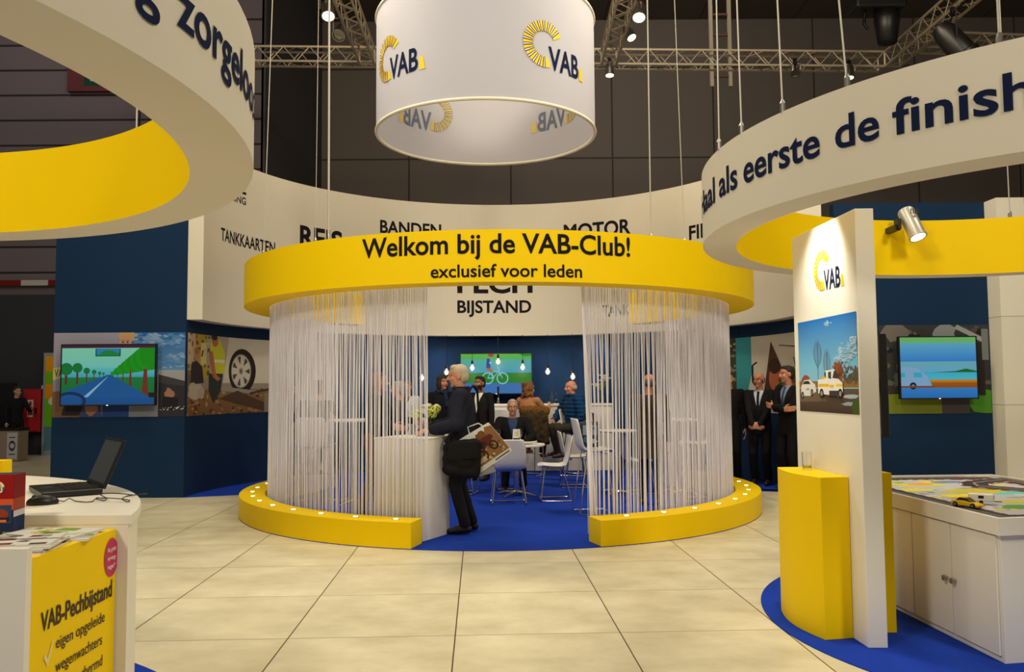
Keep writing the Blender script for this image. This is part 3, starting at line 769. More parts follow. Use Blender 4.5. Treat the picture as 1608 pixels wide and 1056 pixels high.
# fabric lamp-shade banner
DC = (-.33, 11.1)
SHADE = bpy.data.materials.new('white_stretch_fabric'); SHADE.use_nodes = True
_b = SHADE.node_tree.nodes['Principled BSDF']; _b.inputs['Base Color'].default_value = lin((206, 206, 220)); _b.inputs['Roughness'].default_value = .9
_nt = SHADE.node_tree; _tr = _nt.nodes.new('ShaderNodeBsdfTranslucent'); _tr.inputs[0].default_value = lin((206, 204, 218)); _ms = _nt.nodes.new('ShaderNodeMixShader'); _ms.inputs[0].default_value = .3
_nt.links.new(_b.outputs[0], _ms.inputs[1]); _nt.links.new(_tr.outputs[0], _ms.inputs[2]); _nt.links.new(_ms.outputs[0], _nt.nodes['Material Output'].inputs[0])
dm = thing('drum_banner', 'large white fabric drum with yellow sun logos hanging over the club', 'banner', (DC[0], DC[1], 4.89))
wpart('fabric_drum', MB().arc(DC, 1.452, 1.46, 0, 360, 4.89, 6.42, 96, full=True), SHADE, dm, smooth=True)
wpart('bottom_hoop', MB().tube([(DC[0] + 1.458 * math.sin(2 * PI * k / 96), DC[1] + 1.458 * math.cos(2 * PI * k / 96), 4.89) for k in range(96)], .022, 8, closed=True), mat('hem_cream', (230, 224, 206), .7), dm, smooth='all')
wpart('top_hoop', MB().tube([(DC[0] + 1.458 * math.sin(2 * PI * k / 96), DC[1] + 1.458 * math.cos(2 * PI * k / 96), 6.42) for k in range(96)], .022, 8, closed=True), mat('hem_cream', (1, 1, 1)), dm, smooth='all')
def cyl_logo(c, R, a, z, size, t, mats):
    base = on_cyl(c, R, a, z)
    for nm, mb, m in zip(('logo_ring', 'logo_wedge', 'logo_gaps', 'logo_bars', 'logo_letters'), logo(base, size, on_cyl(c, R + (.006 if R > 1.455 else -.006), a, z), on_cyl(c, R + (.003 if R > 1.455 else -.003), a, z)), mats):
        wpart(nm, mb, m, t)
for a in (30.5, 126.4, 213.6, 305.0):
    cyl_logo(DC, 1.466, a, 5.62, .285, dm, (LOGY, LOGY, WHT, BLACKL, NAVY))
    cyl_logo(DC, 1.447, a, 5.62, .285, dm, (LOGP, LOGP, WFAS, NAVP, NAVP))  # paler inside copies imitate the outer logos shining through the fabric

# suspension cables
def cable(x0, y0, z0, x1, y1, z1, label, r=.006):
    t = thing('suspension_cable', label, 'cable', (x0, y0, z0), group='suspension cables of the rings')
    wpart('wire', MB().tube([(x0, y0, z0), (x1, y1, z1)], r, 6), CABLE, t)
    wpart('clamp', MB().lathe([(0, 0), (.018, 0), (.018, .05), (.008, .07), (0, .07)], (x0, y0, z0), 8), STEEL, t)
    return t
# ================================================================== SUSPENSION CABLES
def cable2(p, q, label, r=.005):
    p, q = Vector(p), Vector(q); e = p + (q - p) * ((13.15 - p.z) / (q.z - p.z))
    t = thing('suspension_cable', label, 'cable', tuple(p), group='suspension cables of the hanging rings')
    wpart('wire', MB().tube([p, e], r, 6), CABLE, t)
    wpart('clamp', MB().lathe([(0, 0), (.016, 0), (.016, .05), (.008, .07), (0, .07)], tuple(p), 8), STEEL, t)
cable2((1.322, 5.239, 3.0), (1.325, 5.239, 3.974), 'leftmost thin cable holding the white right-hand ring')
cable2((1.376, 4.915, 3.0), (1.366, 4.915, 3.817), 'second thin cable from the left on the white right-hand ring')
cable2((1.495, 4.525, 3.0), (1.482, 4.525, 3.626), 'third thin cable from the left on the white right-hand ring')
cable2((1.70, 4.15, 3.0), (1.672, 4.15, 3.443), 'slanting cable above the word eerste on the white right-hand ring')
cable2((2.185, 3.66, 3.0), (2.183, 3.66, 3.3), 'rightmost thin cable above the word finish on the white right-hand ring')
cable2((4.502, 7.50, 2.995), (4.50, 7.5, 3.5), 'thin cable rising from the far yellow inside of the right-hand ring')
cable2((-2.245, 4.95, 3.0), (-2.244, 4.95, 3.3), 'thin cable rising behind the far yellow inside of the left-hand ring')
cable2((-1.85, 8.42, 3.0), (-1.857, 8.42, 5.238), 'bright thick cable left of the fabric drum on the club ring', .011)
cable2((-2.80, 9.40, 3.0), (-2.73, 9.40, 5.9), 'leftmost thin cable on the yellow club ring')
cable2((-2.03, 8.62, 3.0), (-2.02, 8.62, 4.735), 'faint thin cable just left of the bright thick one on the club ring', .0035)
cable2((1.43, 8.52, 3.0), (1.434, 8.52, 5.434), 'thin cable right of the fabric drum on the club ring', .007)
cable2((1.83, 8.80, 3.0), (1.79, 8.80, 4.911), 'rightmost thin cable on the yellow club ring', .0045)
for k, (a, w) in enumerate(((0, 'front'), (120, 'right'), (240, 'left'))):
    a = math.radians(a); x, y = DC[0] + 1.455 * math.sin(a), DC[1] - 1.455 * math.cos(a)
    cable2((x, y, 6.43), (x, y, 7), 'thin cable holding the top hoop of the fabric drum, %s of three' % w, .004)

# ================================================================== TRUSSES
def truss(label, p, q, s=.29, cell=.5):
    p, q = Vector(p), Vector(q); d = (q - p); L = d.length; d = d / L
    side = d.cross(Vector((0, 0, 1))).normalized() * s / 2; up = Vector((0, 0, s / 2))
    t = thing('truss', label, 'truss', tuple(p), group='lighting trusses under the hall ceiling')
    cs = [side + up, side - up, -side - up, -side + up]
    for c in cs: wpart('chord', MB().tube([p + c, q + c], .024, 8), ALU, t)
    n = max(2, int(L / cell))
    for i in range(4):
        a, b = cs[i], cs[(i + 1) % 4]; mb = MB()
        for k in range(n):
            u, v = p + d * L * k / n, p + d * L * (k + .5) / n; w = p + d * L * (k + 1) / n
            mb.tube([u + a, v + b], .010, 6); mb.tube([v + b, w + a], .010, 6)
        wpart('bracing', mb, ALU, t)
    for e in (p, q):
        mb = MB()
        for i in range(4): mb.tube([e + cs[i], e + cs[(i + 1) % 4]], .018, 6)
        wpart('end_frame', mb, ALU, t)
    return t
truss('long box truss across the back behind the fabric drum', (-8.5, 16.15, 8.11), (7.30, 16.15, 7.86))
truss('box truss running towards the viewer left of the fabric drum', (-2.78, 15.95, 7.95), (-2.5, 4.0, 8.0))
truss('box truss running towards the viewer right of the fabric drum', (1.92, 15.95, 7.90), (1.82, 4.0, 8.0))
truss('box truss running towards the viewer at the far right', (7.45, 16.0, 7.85), (7.45, 5.0, 7.85))
truss('short box truss continuing to the right edge beyond the far right truss', (7.65, 15.2, 7.85), (14.0, 15.6, 7.75))
ld = thing('lift_mast', 'dark ladder-like lift mast hanging at the hall ceiling above the truss', 'mast', (5.0, 19.5, 8.6))
for x in (-.22, .22): mesh_obj('rail', MB().box((x, 0, 2.28), (.08, .08, 4.56)), ALU, ld)
for k in range(4): mesh_obj('rung', MB().box((0, 0, .25 + .5 * k), (.44, .05, .05)), mat('rust_brown', (96, 62, 48), .8), ld)
bk = thing('chain_hoist', 'black hoist motor hung above the far right truss', 'hoist', (6.45, 14.4, 7.95))
mesh_obj('motor_body', MB().box((0, 0, .35), (.9, .5, .5)), BLACK, bk, bevel=.05)
mesh_obj('chain_bag', MB().lathe([(0, -.55), (.16, -.5), (.22, -.1), (.2, .1), (0, .1)], (.18, 0, .05)), BLACK, bk, smooth='all')
mesh_obj('hook', MB().tube([(-.2, 0, .1), (-.22, 0, -.1), (-.15, 0, -.2)], .03, 8), BLACKM, bk)
mesh_obj('chain', MB().tube([(0, 0, .6), (0, 0, 5.2)], .012, 6), BLACKM, bk)

# ================================================================== STAGE LAMPS
def par(label, loc, aim, body=STEEL, size=1.0, lit=True, hang=.25):
    t = thing('stage_lamp', label, 'stage lamp', loc, group='stage lamps on the trusses')
    d = (Vector(aim) - Vector(loc)).normalized()
    M = d.to_track_quat('Z', 'Y').to_matrix(); s = size
    mesh_obj('lamp_can', MB().lathe([(.0, -.20 * s), (.07 * s, -.19 * s), (.10 * s, -.12 * s), (.105 * s, .12 * s), (.118 * s, .13 * s), (.118 * s, .16 * s), (.1 * s, .16 * s), (.095 * s, .11 * s)], (0, 0, 0), 20, M=M), body, t, smooth=True)
    mesh_obj('lens', MB().lathe([(.0, .118 * s), (.094 * s, .118 * s), (.094 * s, .125 * s), (.0, .135 * s)], (0, 0, 0), 20, M=M), LAMP if lit else GLASS, t)
    ax = M @ Vector((1, 0, 0)); ax.z = 0
    ax = ax.normalized() if ax.length > .1 else Vector((1, 0, 0))
    y = MB(); y.tube([ax * .13 * s, ax * .13 * s + Vector((0, 0, hang)), -ax * .13 * s + Vector((0, 0, hang)), -ax * .13 * s], .012, 6)
    mesh_obj('yoke', y, BLACKM if body is BLACK else STEEL, t)
    mesh_obj('clamp', MB().box((0, 0, hang + .05), (.06, .06, .12)), BLACKM, t)
    return t
par('lit silver lamp high on the left of the fabric drum', (-3.02, 13.6, 7.80), (-2.2, 10.5, 1.5))
par('unlit silver lamp under the lit one left of the fabric drum', (-3.02, 14.6, 7.86), (-3.6, 9.0, 2.0), lit=False)
par('lit silver lamp high on the right of the fabric drum', (2.15, 13.6, 7.74), (1.5, 10.5, 1.5))
par('smaller lit lamp hanging lower right of the fabric drum', (2.12, 14.6, 7.80), (4.5, 12.0, 2.0), size=.8)
par('small lamp under the back truss right of the fabric drum', (1.93, 15.95, 7.66), (1.9, 15.0, 1), size=.8, hang=.12)
par('small lamp under the back truss near the far right truss', (6.58, 15.95, 7.58), (6.2, 15, 1), size=.8, hang=.12)
par('dim small lamp under the back truss between the right cables', (5.53, 15.95, 7.62), (4.0, 11, 1), size=.8, hang=.12, lit=False)
par('black moving lamp above the right-hand ring', (6.5, 12.0, 6.50), (9.5, 11.0, 2), body=BLACK, size=1.7, hang=.42, lit=True)
mesh_obj('drop_pipe', MB().tube([(0, 0, .45), (0.9, 0, 1.25)], .02, 8), BLACKM, bpy.data.objects['stage_lamp.007'])

# spotlight on the yellow inside of the right ring
sp_ = thing('ring_spotlight', 'silver cylindrical spotlight fixed on the yellow inside of the right-hand ring', 'spotlight', (3.49, 7.40, 2.93))
Ms = (Vector((-.28, -.55, -.85)).normalized()).to_track_quat('Z', 'Y').to_matrix()
Ms2 = (Vector((.16, -.42, -.90)).normalized()).to_track_quat('Z', 'Y').to_matrix()
mesh_obj('lamp_body', MB().lathe([(0, -.15), (.066, -.145), (.072, -.13), (.072, .13), (.078, .135), (.078, .15), (.064, .15), (.06, .12)], (.06, -.03, 0), 24, M=Ms2), mat('silver_paint', (186, 182, 174), .4, .6), sp_, smooth=True)
mesh_obj('lens', MB().lathe([(0, .118), (.062, .118), (.062, .13), (0, .136)], (.06, -.03, 0), 20, M=Ms2), LAMP, sp_)
mesh_obj('bracket', MB().box((-.06, .08, -.03), (.05, .20, .05)).box((-.05, .0, .0), (.03, .08, .09)), BLACK, sp_)
vents = MB()
for k in range(5): vents.box((.03 + .016 * k, -.098 + abs(k - 2) * .004, .10), (.006, .008, .05))
mesh_obj('vent_slots', vents, BLACK, sp_)
for (x, y, z, lab) in ((1.66, 5.2, 2.86, 'spotlight fixed inside the right-hand ring aimed at the white column'),):
    s2 = thing('ring_spotlight', lab, 'spotlight', (x, y, z))
    mesh_obj('lamp_body', MB().lathe([(0, -.12), (.05, -.12), (.055, .1), (.045, .1)], (0, 0, 0), 20, M=Vector((.36, .16, -.55)).normalized().to_track_quat('Z', 'Y').to_matrix()), STEEL, s2, smooth=True)
    mesh_obj('bracket', MB().box((-.05, 0, .02), (.1, .04, .04)), BLACK, s2)
    spot((x + .08, y + .03, z - .12), (2.0, 5.37, 2.05), 120, (1, .95, .80), 84, .9, .04)
spot((3.55, 7.28, 2.78), (3.9, 5.6, .8), 60, WARM2, 80, .8, .05)

# ================================================================== LEFT RECEPTION DESK
RD = thing('reception_desk', 'white desk with a rounded end in the left foreground under the laptop', 'desk', (-3.0, 3.1, 0.006))
def desk_poly(R):
    c = (-3.465, 2.568)
    a0 = math.atan2(3.088 - c[1], math.sqrt(R * R - (3.088 - c[1]) ** 2)); pts = []
    for k in range(33):
        a = a0 + (PI / 2 + .25 - a0) * k / 32
        pts.append((c[0] + R * math.cos(a), c[1] + R * math.sin(a)))
    pts.append((-4.1, 3.088)); return pts
wpart('desk_body', MB().prism(desk_poly(2.13), .006, 1.012), WHT, RD)
wpart('desk_top', MB().prism(desk_poly(2.141), 1.012, 1.05), WHT, RD, bevel=.003)
lg = thing('leaflet_ledge', 'yellow block with dark lettering and a magenta sticker joined to the left desk', 'display block', (-1.9, 2.82, .006))
wpart('ledge_body', MB().box((-2.2, 2.815, .503), (1.52, .535, .994)), YEL, lg)
wpart('front_panel', MB().box((-2.2, 2.532, .52), (1.52, .03, 1.028)), WHT, lg)
pl = lambda z: on_plane((-1.4375, 2.60, z), (0, 1, 0), (0, 0, 1))
mb = MB(); text(mb, 'VAB-Pechbijstand', pl(.768), .455, .058, bold=.022)
wpart('heading_lettering', mb, mat('brown_black_lettering', (52, 40, 24), .6), lg)
mb = MB()
for s, x, z, w in (('eigen opgeleide', .09, .692, .315), ('wegenwachters', .09, .618, .300), ('24/7 beschermd', .085, .545, .31), ('pechvrije voordeur', .02, .472, .40)):
    text(mb, s, pl(z), w, .036, x0=x, bold=.006)
wpart('list_lettering', mb, mat('brown_black_lettering', (1, 1, 1)), lg)
mb = MB()
for z in (.665, .52): mb.add([pl(z)(x, y) for x, y in ((.02, .02), (.032, .03), (.042, .01), (.068, .06), (.075, .058), (.044, -.014))], [(0, 1, 2, 5), (2, 3, 4, 5)])
wpart('tick_mark', mb, mat('pale_tick', (240, 226, 150), .6), lg)
stk = MB(); f = pl(.905); stk.add([f(.445 + .052 * math.cos(2 * PI * k / 28), .068 * math.sin(2 * PI * k / 28)) for k in range(28)], [tuple(range(28))])
so = wpart('round_sticker', stk, mat('magenta_sticker', (200, 40, 100), .5), lg)
mb = MB(); f2 = on_plane((-1.4365, 2.60, .905), (0, 1, 0), (0, 0, 1))
for s, z, w in (('Nu gratis', .022, .062), ('vervang-', -.008, .062), ('wagen!*', -.038, .056)): text(mb, s, f2, w, .016, x0=.445 - w / 2, y0=z, bold=.016)
mesh_obj('sticker_lettering', mb, WHT, so, offset=lg.location)

# laptop seen from its right-hand side
def laptop():
    t = thing('laptop', 'open black laptop on the rounded end of the left desk', 'laptop', (-1.93, 3.74, 1.05), 0)
    P = [Vector(p) for p in ((-2.125, 3.79, 0), (-1.70, 3.53, 0))]
    hb, hf = Vector((-1.99, 3.95, 0)), Vector((-1.775, 3.67, 0))          # hinge ends
    u = (hf - hb).normalized(); n = Vector((-u.y * -1, u.x * -1, 0))      # across the base, away from the hinge
    n = Vector((u.y, -u.x, 0)).normalized()
    L = .345; D = .235; c0 = hb
    o = Vector((-1.93, 3.74, 0))
    n = -n if n.x > 0 else n
    q = [hb, hb + u * L, hb + u * L + n * D, hb + n * D]
    mesh_obj('base', MB().prism([(p.x - o.x, p.y - o.y) for p in q], .004, .028), BLACK, t, bevel=.004)
    keys = MB()
    for r in range(5):
        for k in range(13):
            c = hb + u * (.03 + .022 * k + .004 * (r % 2)) + n * (.035 + .022 * r) - o
            keys.box((c.x, c.y, .029), (.018, .018, .003), math.atan2(u.y, u.x))
    mesh_obj('keyboard', keys, mat('key_black', (30, 30, 33), .6), t)
    c = hb + u * L / 2 + n * .19 - o
    mesh_obj('touchpad', MB().box((c.x, c.y, .0285), (.08, .045, .002), math.atan2(u.y, u.x)), mat('pad_grey', (44, 44, 48), .4), t)
    up = (Vector((0, 0, 1)) * .93 - n * .37).normalized(); th = -n * .93 * .012 - Vector((0, 0, 1)) * .37 * .012
    a = hb - o + Vector((0, 0, .026)); vs = []
    for p in (a, a + u * L, a + u * L + up * .222, a + up * .222): vs += [p, p + th]
    mesh_obj('screen_lid', MB().add(vs, [(0, 2, 4, 6), (1, 7, 5, 3), (0, 1, 3, 2), (2, 3, 5, 4), (4, 5, 7, 6), (6, 7, 1, 0)]), BLACK, t, bevel=.003)
    vs = [a + u * x + up * y - th * .08 for x, y in ((.014, .02), (L - .014, .02), (L - .014, .209), (.014, .209))]
    mesh_obj('display', MB().add(vs, [(0, 1, 2, 3)]), mat('dark_display', (66, 72, 78), .3), t)  # grey of reflections on the screen is put into its base colour
    for k in (.05, L - .05):
        p = hb + u * k - o + Vector((0, 0, .026)); mesh_obj('hinge', MB().tube([p - u * .02, p + u * .02], .008, 8), BLACKM, t)
    return t
laptop()
ms = thing('mouse', 'black computer mouse with a cord beside the laptop', 'mouse', (-1.87, 3.37, 1.05), .5)
mb = MB(); mb.ellipsoid((0, 0, .008), (.058, .032, .03), seg=20, rings=12); mb.v = [(x, y, max(z, .001)) for x, y, z in mb.v]
mesh_obj('mouse_body', mb, BLACK, ms, smooth='all')
mesh_obj('scroll_wheel', MB().lathe([(0, -.003), (.008, -.003), (.008, .003), (0, .003)], (-.03, 0, .032), 12, M=Matrix.Rotation(PI / 2, 3, 'X')), mat('pad_grey', (1, 1, 1)), ms)
pts = [(.055, 0, .012)] + [(.055 + .02 * k, .03 * math.sin(k * .9) * (1 + k * .12), .004 + (.01 if k % 5 == 2 else 0)) for k in range(1, 10)]
mesh_obj('mouse_cord', MB().tube(pts, .0022, 6), BLACK, ms)
cb = thing('charger_cable', 'thin black cable looped loosely beside the laptop hinge', 'cable', (-1.62, 3.5, 1.05))
pts = []
for k in range(60):
    a = k / 59 * 4 * PI
    pts.append((-.02 + .10 * math.sin(a * .5) * (1 - k / 120) + .04 * math.sin(a * 1.7), .10 * math.cos(a * .5 + .4) + .03 * math.sin(a * 1.3), .004 + .012 * abs(math.sin(a * .8))))
mesh_obj('cable_run', MB().tube(pts, .0022, 6), BLACK, cb)

# magazines on the ledge
def magazine(label, loc, rz, w, h, thick, c):
    t = thing('magazine', label, 'magazine', loc, rz, group='magazines on the yellow ledge')
    mesh_obj('pages', MB().box((0, 0, thick / 2), (w, h, thick)), mat('paper', (226, 222, 214), .7), t)
    c.build('cover_print', quad_place((-w / 2, -h / 2, thick + .0006), (w, 0, 0), (0, h, 0), (0, 0, 1)), PRINT, t, step=.00004)
    return t
def cover(seed, pal):
    c = Canvas(); r = random.Random(seed); c.rect(0, 0, 1, 1, (214, 212, 206))
    for _ in range(16):
        x, y = r.uniform(0, .85), r.uniform(0, .85); c.rect(x, y, x + r.uniform(.08, .4), y + r.uniform(.04, .22), r.choice(pal))
    for _ in range(6): c.blob(r.uniform(.1, .9), r.uniform(.1, .9), .07, .07, r.choice(pal))
    return c
PA = [(120, 40, 44), (190, 186, 178), (60, 60, 70), (220, 214, 206), (150, 140, 132), (90, 60, 60)]
PB = [(120, 150, 50), (200, 196, 180), (60, 70, 40), (206, 190, 60), (170, 170, 160), (190, 90, 60)]
for k in range(4):
    magazine(['lowest magazine of the nearer stack on the yellow ledge', 'second magazine from the bottom of the nearer stack', 'third magazine from the bottom of the nearer stack', 'top magazine of the nearer stack with a grey and red cover'][k],
             (-1.60 - .012 * (k % 2), 2.685 + .01 * k, .9995 + .0062 * k), .12 + .05 * k, .29, .21, .006, cover(k, PA))
magazine('magazine with a green cover lying behind the nearer stack', (-1.585, 2.90, 1.0), .25, .29, .21, .006, cover(11, PB))
magazine('topmost green and white magazine at the rear right of the ledge', (-1.60, 2.935, 1.0062), -.1, .28, .2, .006, cover(12, PB))
# leaflet boxes
lb = thing('leaflet_box', 'red and navy leaflet holder with a sun logo at the left edge', 'leaflet box', (-1.80, 2.99, 1.0), math.radians(8))
mesh_obj('box_body', MB().box((0, 0, .105), (.11, .09, .21)), mat('navy_card', (22, 36, 70), .5), lb, bevel=.002)
c = Canvas(); c.rect(0, 0, 1, 1, (28, 44, 84)); c.rect(0, .6, 1, 1, (150, 24, 28)); c.rect(0, .42, 1, .6, (210, 90, 60)); c.rect(.05, .2, .95, .5, (46, 70, 110)); c.blob(.5, .34, .3, .1, (150, 60, 50)); c.rect(.1, .24, .9, .3, (40, 40, 50)); c.rect(.3, .22, .8, .26, (230, 120, 60))
c.ell(.52, .79, .2, .1, (240, 236, 230)); c.ring(.48, .8, .15, .085, .06, (236, 190, 60), asp=.55); c.text('VAB', .42, .74, .34, .06, (30, 40, 90), .03); c.rect(.7, .02, .95, .06, (120, 140, 170))
c.build('front_print', quad_place((-.055, -.0455, 0), (.11, 0, 0), (0, 0, .21), (0, -1, 0)), PRINT, lb, step=.0002)
c2 = Canvas(); c2.rect(0, 0, 1, 1, (206, 206, 214)); c2.rect(0, .4, 1, .6, (160, 70, 50)); c2.rect(0, .6, 1, 1, (130, 22, 26)); c2.rect(0, 0, 1, .3, (30, 46, 88))
c2.build('side_print', quad_place((.0555, -.045, 0), (0, .09, 0), (0, 0, .21), (1, 0, 0)), PRINT, lb, step=.0002)
yb = thing('leaflet_box', 'yellow leaflet holder on the desk behind the red one', 'leaflet box', (-1.98, 3.20, 1.05), math.radians(5))
mesh_obj('box_body', MB().box((0, 0, .095), (.13, .07, .19)), YEL, yb, bevel=.002)
c = Canvas(); c.rect(0, 0, 1, 1, (240, 200, 20)); c.ell(.6, .8, .28, .12, (240, 238, 226)); c.ring(.5, .82, .14, .08, .05, (226, 180, 30)); c.text('VAB', .5, .76, .3, .07, (40, 50, 90), .03)
c.build('front_print', quad_place((-.065, -.0355, 0), (.13, 0, 0), (0, 0, .19), (0, -1, 0)), PRINT, yb, step=.0002)

# ================================================================== WHITE COLUMN, PEDESTAL, GLASS
sl = thing('display_column', 'tall white column with a sun logo and a printed tow truck picture', 'column', (2.05, 5.37, .006))
colp = [(2.019, 4.885), (2.129, 4.882), (2.129 - .04, 5.875), (1.979 - .0, 5.874)]
wpart('column_body', MB().prism(colp, .006, 2.54), WHT, sl, bevel=.003)
un = Vector((2.019 - 1.979, 4.885 - 5.874, 0)).normalized(); nn = Vector((un.y, -un.x, 0)); nn = -nn if nn.x > 0 else nn
po = Vector((1.981, 5.80, 1.33)) + nn * .001
c = Canvas()
c.rect(0, .24, 1, .5, (150, 200, 226), (120, 190, 232)); c.rect(0, .5, 1, 1, (120, 190, 232), (28, 110, 196))
for x, y, rx, ry in ((.9, .62, .16, .05), (.8, .55, .14, .04), (.96, .7, .1, .05), (.55, .93, .05, .03), (.72, .5, .08, .04)):
    
    for _ in range(70): c.blob(x + random.gauss(0, rx * .5), y + random.gauss(0, ry * .5), rx * .16, ry * .22, random.choice([(140, 190, 226), (160, 198, 228), (180, 208, 230), (128, 184, 226)]), 8, .4)
c.poly([(.78, .28), (.8, .34), (.9, .40), (1, .45), (1, .28)], (96, 84, 70)); c.rect(0, .26, 1, .33, (150, 116, 50), (130, 110, 70))
c.blob(.12, .35, .09, .045, (150, 80, 56))
for _ in range(170): c.blob(random.gauss(.72, .04), random.uniform(.30, .52), .013, .010, random.choice([(160, 84, 36), (134, 70, 34), (176, 100, 46), (120, 76, 44)]), 6, .5)
for _ in range(60): c.blob(random.uniform(.8, 1), random.uniform(.3, .47), .012, .016, random.choice([(96, 84, 70), (84, 76, 66), (110, 96, 80)]), 6, .5)
def tree(x, y0, y1, w):
    c.line([(x, .24), (x, y1)], .007, (86, 66, 60), .9)
    for k in range(26):
        y = y0 + (y1 - y0) * k / 26; s = 1 if k % 2 else -1; wd = w * math.sin(PI * (k + 3) / 30)
        c.line([(x, y), (x + s * wd, y + .045)], .0028, (96, 84, 90), .9); c.line([(x + s * wd * .6, y + .025), (x + s * wd * .8, y + .06)], .002, (110, 100, 106), .9)
tree(.36, .46, .74, .085); tree(.52, .34, .63, .07)
c.rect(0, 0, 1, .25, (70, 54, 46), (98, 84, 74)); c.poly([(.0, .25), (.4, .21), (.5, .12), (0, .1)], (112, 96, 80)); c.blob(.9, .17, .14, .02, (170, 186, 204)); c.blob(.88, .1, .12, .02, (150, 166, 186)); c.blob(.74, .19, .05, .04, (150, 90, 60)); c.blob(.97, .08, .08, .08, (70, 90, 30))
c.poly([(.03, .2), (.04, .28), (.1, .345), (.2, .35), (.27, .31), (.3, .3), (.32, .22), (.2, .17), (.06, .17)], (226, 226, 228)); c.poly([(.06, .3), (.11, .335), (.18, .335), (.22, .3)], (40, 46, 54)); c.text('VAB', .13, .235, .06, .02, (60, 70, 110), .02)
for x, y in ((.06, .175), (.24, .205)): c.ell(x, y, .026, .042, (30, 30, 32)); c.ell(x, y, .014, .024, (140, 140, 144))
c.poly([(.37, .2), (.37, .345), (.48, .36), (.5, .44), (.66, .45), (.7, .36), (.78, .31), (.78, .21), (.72, .17)], (238, 238, 236)); c.rect(.38, .27, .56, .3, (240, 190, 40)); c.poly([(.42, .345), (.52, .36), (.52, .38), (.44, .37)], (240, 196, 50)); c.rect(.57, .26, .64, .29, (240, 190, 40)); c.poly([(.68, .3), (.78, .3), (.78, .27), (.68, .27)], (236, 206, 90))
c.poly([(.55, .36), (.55, .42), (.6, .43), (.6, .35)], (60, 70, 80)); c.poly([(.62, .36), (.65, .44), (.67, .43), (.72, .35)], (56, 66, 76)); c.ell(.5, .4, .014, .03, (60, 60, 66)); c.rect(.56, .175, .76, .23, (60, 60, 64)); c.rect(.55, .165, .7, .175, (30, 30, 32))
for x, y in ((.43, .2), (.74, .2)): c.ell(x, y, .036, .05, (28, 28, 30)); c.ell(x, y, .02, .028, (150, 150, 152))
c.build('picture_print', quad_place(tuple(po), tuple(un * .90), (0, 0, .605), tuple(nn)), PRINT, sl, step=.00012, offset=sl.location)
lf = on_plane(tuple(Vector((2.0005, 5.37, 2.243)) + nn * .003), tuple(un), (0, 0, 1))
for nm, mb, m in zip(('logo_ring', 'logo_wedge', 'logo_gaps', 'logo_bars', 'logo_letters'), logo(lf, .13, on_plane(tuple(Vector((2.0005, 5.37, 2.243)) + nn * .006), tuple(un), (0, 0, 1)), on_plane(tuple(Vector((2.0005, 5.37, 2.243)) + nn * .0045), tuple(un), (0, 0, 1))), (LOGY, LOGY, WHT, LOGY, NAVY)): wpart(nm, mb, m, sl)
pd = thing('pedestal', 'yellow pedestal with a curved front standing against the white column', 'pedestal', (1.90, 5.37, .006))
pts = []
for k in range(17):
    t_ = k / 16; y = 5.70 + (5.036 - 5.70) * t_; x = 1.782 + (1.828 - 1.782) * t_ - .055 * math.sin(PI * t_)
    pts.append((x, y))
pts += [(2.009, 5.072), (1.983, 5.70)]
wpart('pedestal_body', MB().prism(pts, .006, .955), YEL, pd, bevel=.003)
p2 = thing('pedestal', 'narrow yellow block on the far side of the white column beside the track table', 'pedestal', (2.22, 5.45, .006))
wpart('pedestal_body', MB().prism([(2.125, 5.18), (2.315, 5.176), (2.29, 5.72), (2.10, 5.72)], .006, .965), YEL, p2, bevel=.003)
gl = thing('water_glass', 'clear drinking glass on the yellow pedestal', 'glass', (1.912, 5.5, .955))
mesh_obj('glass_body', MB().lathe([(0, 0), (.030, 0), (.033, .115), (.031, .115), (.0285, .012), (0, .012)], (0, 0, .0005), 28), GLASS, gl, smooth=True)
mesh_obj('drink', MB().lathe([(0, .0125), (.0275, .0125), (.0285, .03), (0, .03)], (0, 0, .0005), 24), mat('drink_yellow_reflection', (250, 226, 90), .05, trans=.8), gl)  # yellow reflection in the glass is put into the drink's colour
gm = thing('monitor', 'black monitor seen edge-on fixed behind the white column', 'monitor', (2.385, 5.66, 1.50), math.radians(-23))
mesh_obj('housing', MB().box((.10, .0, 0), (.045, .62, .66)), BLACK, gm, bevel=.006)
mesh_obj('display', MB().box((.124, .0, 0), (.004, .58, .62)), mat('dark_display', (1, 1, 1)), gm)
mesh_obj('mount_arm', MB().box((-.10, -.02, 0), (.36, .1, .1), .35), BLACKM, gm)

# ================================================================== SLOT-CAR TABLE
TP = [(2.60, 4.555), (3.98, 4.80), (3.83, 6.78), (2.46, 6.72)]
tb = thing('track_table', 'large white cabinet table carrying a toy race track', 'table', (3.2, 5.7, .006))
def inset(P, d):
    out = []; n = len(P)
    for i in range(n):
        a, b, c_ = Vector(P[i - 1]), Vector(P[i]), Vector(P[(i + 1) % n])
        e1, e2 = (b - a).normalized(), (c_ - b).normalized()
        n1, n2 = Vector((-e1.y, e1.x)), Vector((-e2.y, e2.x)); m = (n1 + n2)
        m = m / (1 + n1.dot(n2)); out.append(tuple(b + m * d))
    return out
wpart('cabinet', MB().prism(inset(TP, .03), .006, .70), WHT, tb, bevel=.003)
mb = MB(); I = inset(TP, .022)
for i in range(4):
    j = (i + 1) % 4; mb.prism([TP[i], TP[j], I[j], I[i]], .69, .783)
wpart('tray_rim', mb, WHT, tb)
wpart('tray_bed', MB().prism(I, .70, .765), WHT, tb)
lu = Vector((TP[3][0] - TP[0][0], TP[3][1] - TP[0][1], 0)).normalized(); ln = Vector((lu.y, -lu.x, 0)); ln = -ln if ln.x > 0 else ln
lo = Vector((TP[0][0], TP[0][1], 0)) - ln * .03
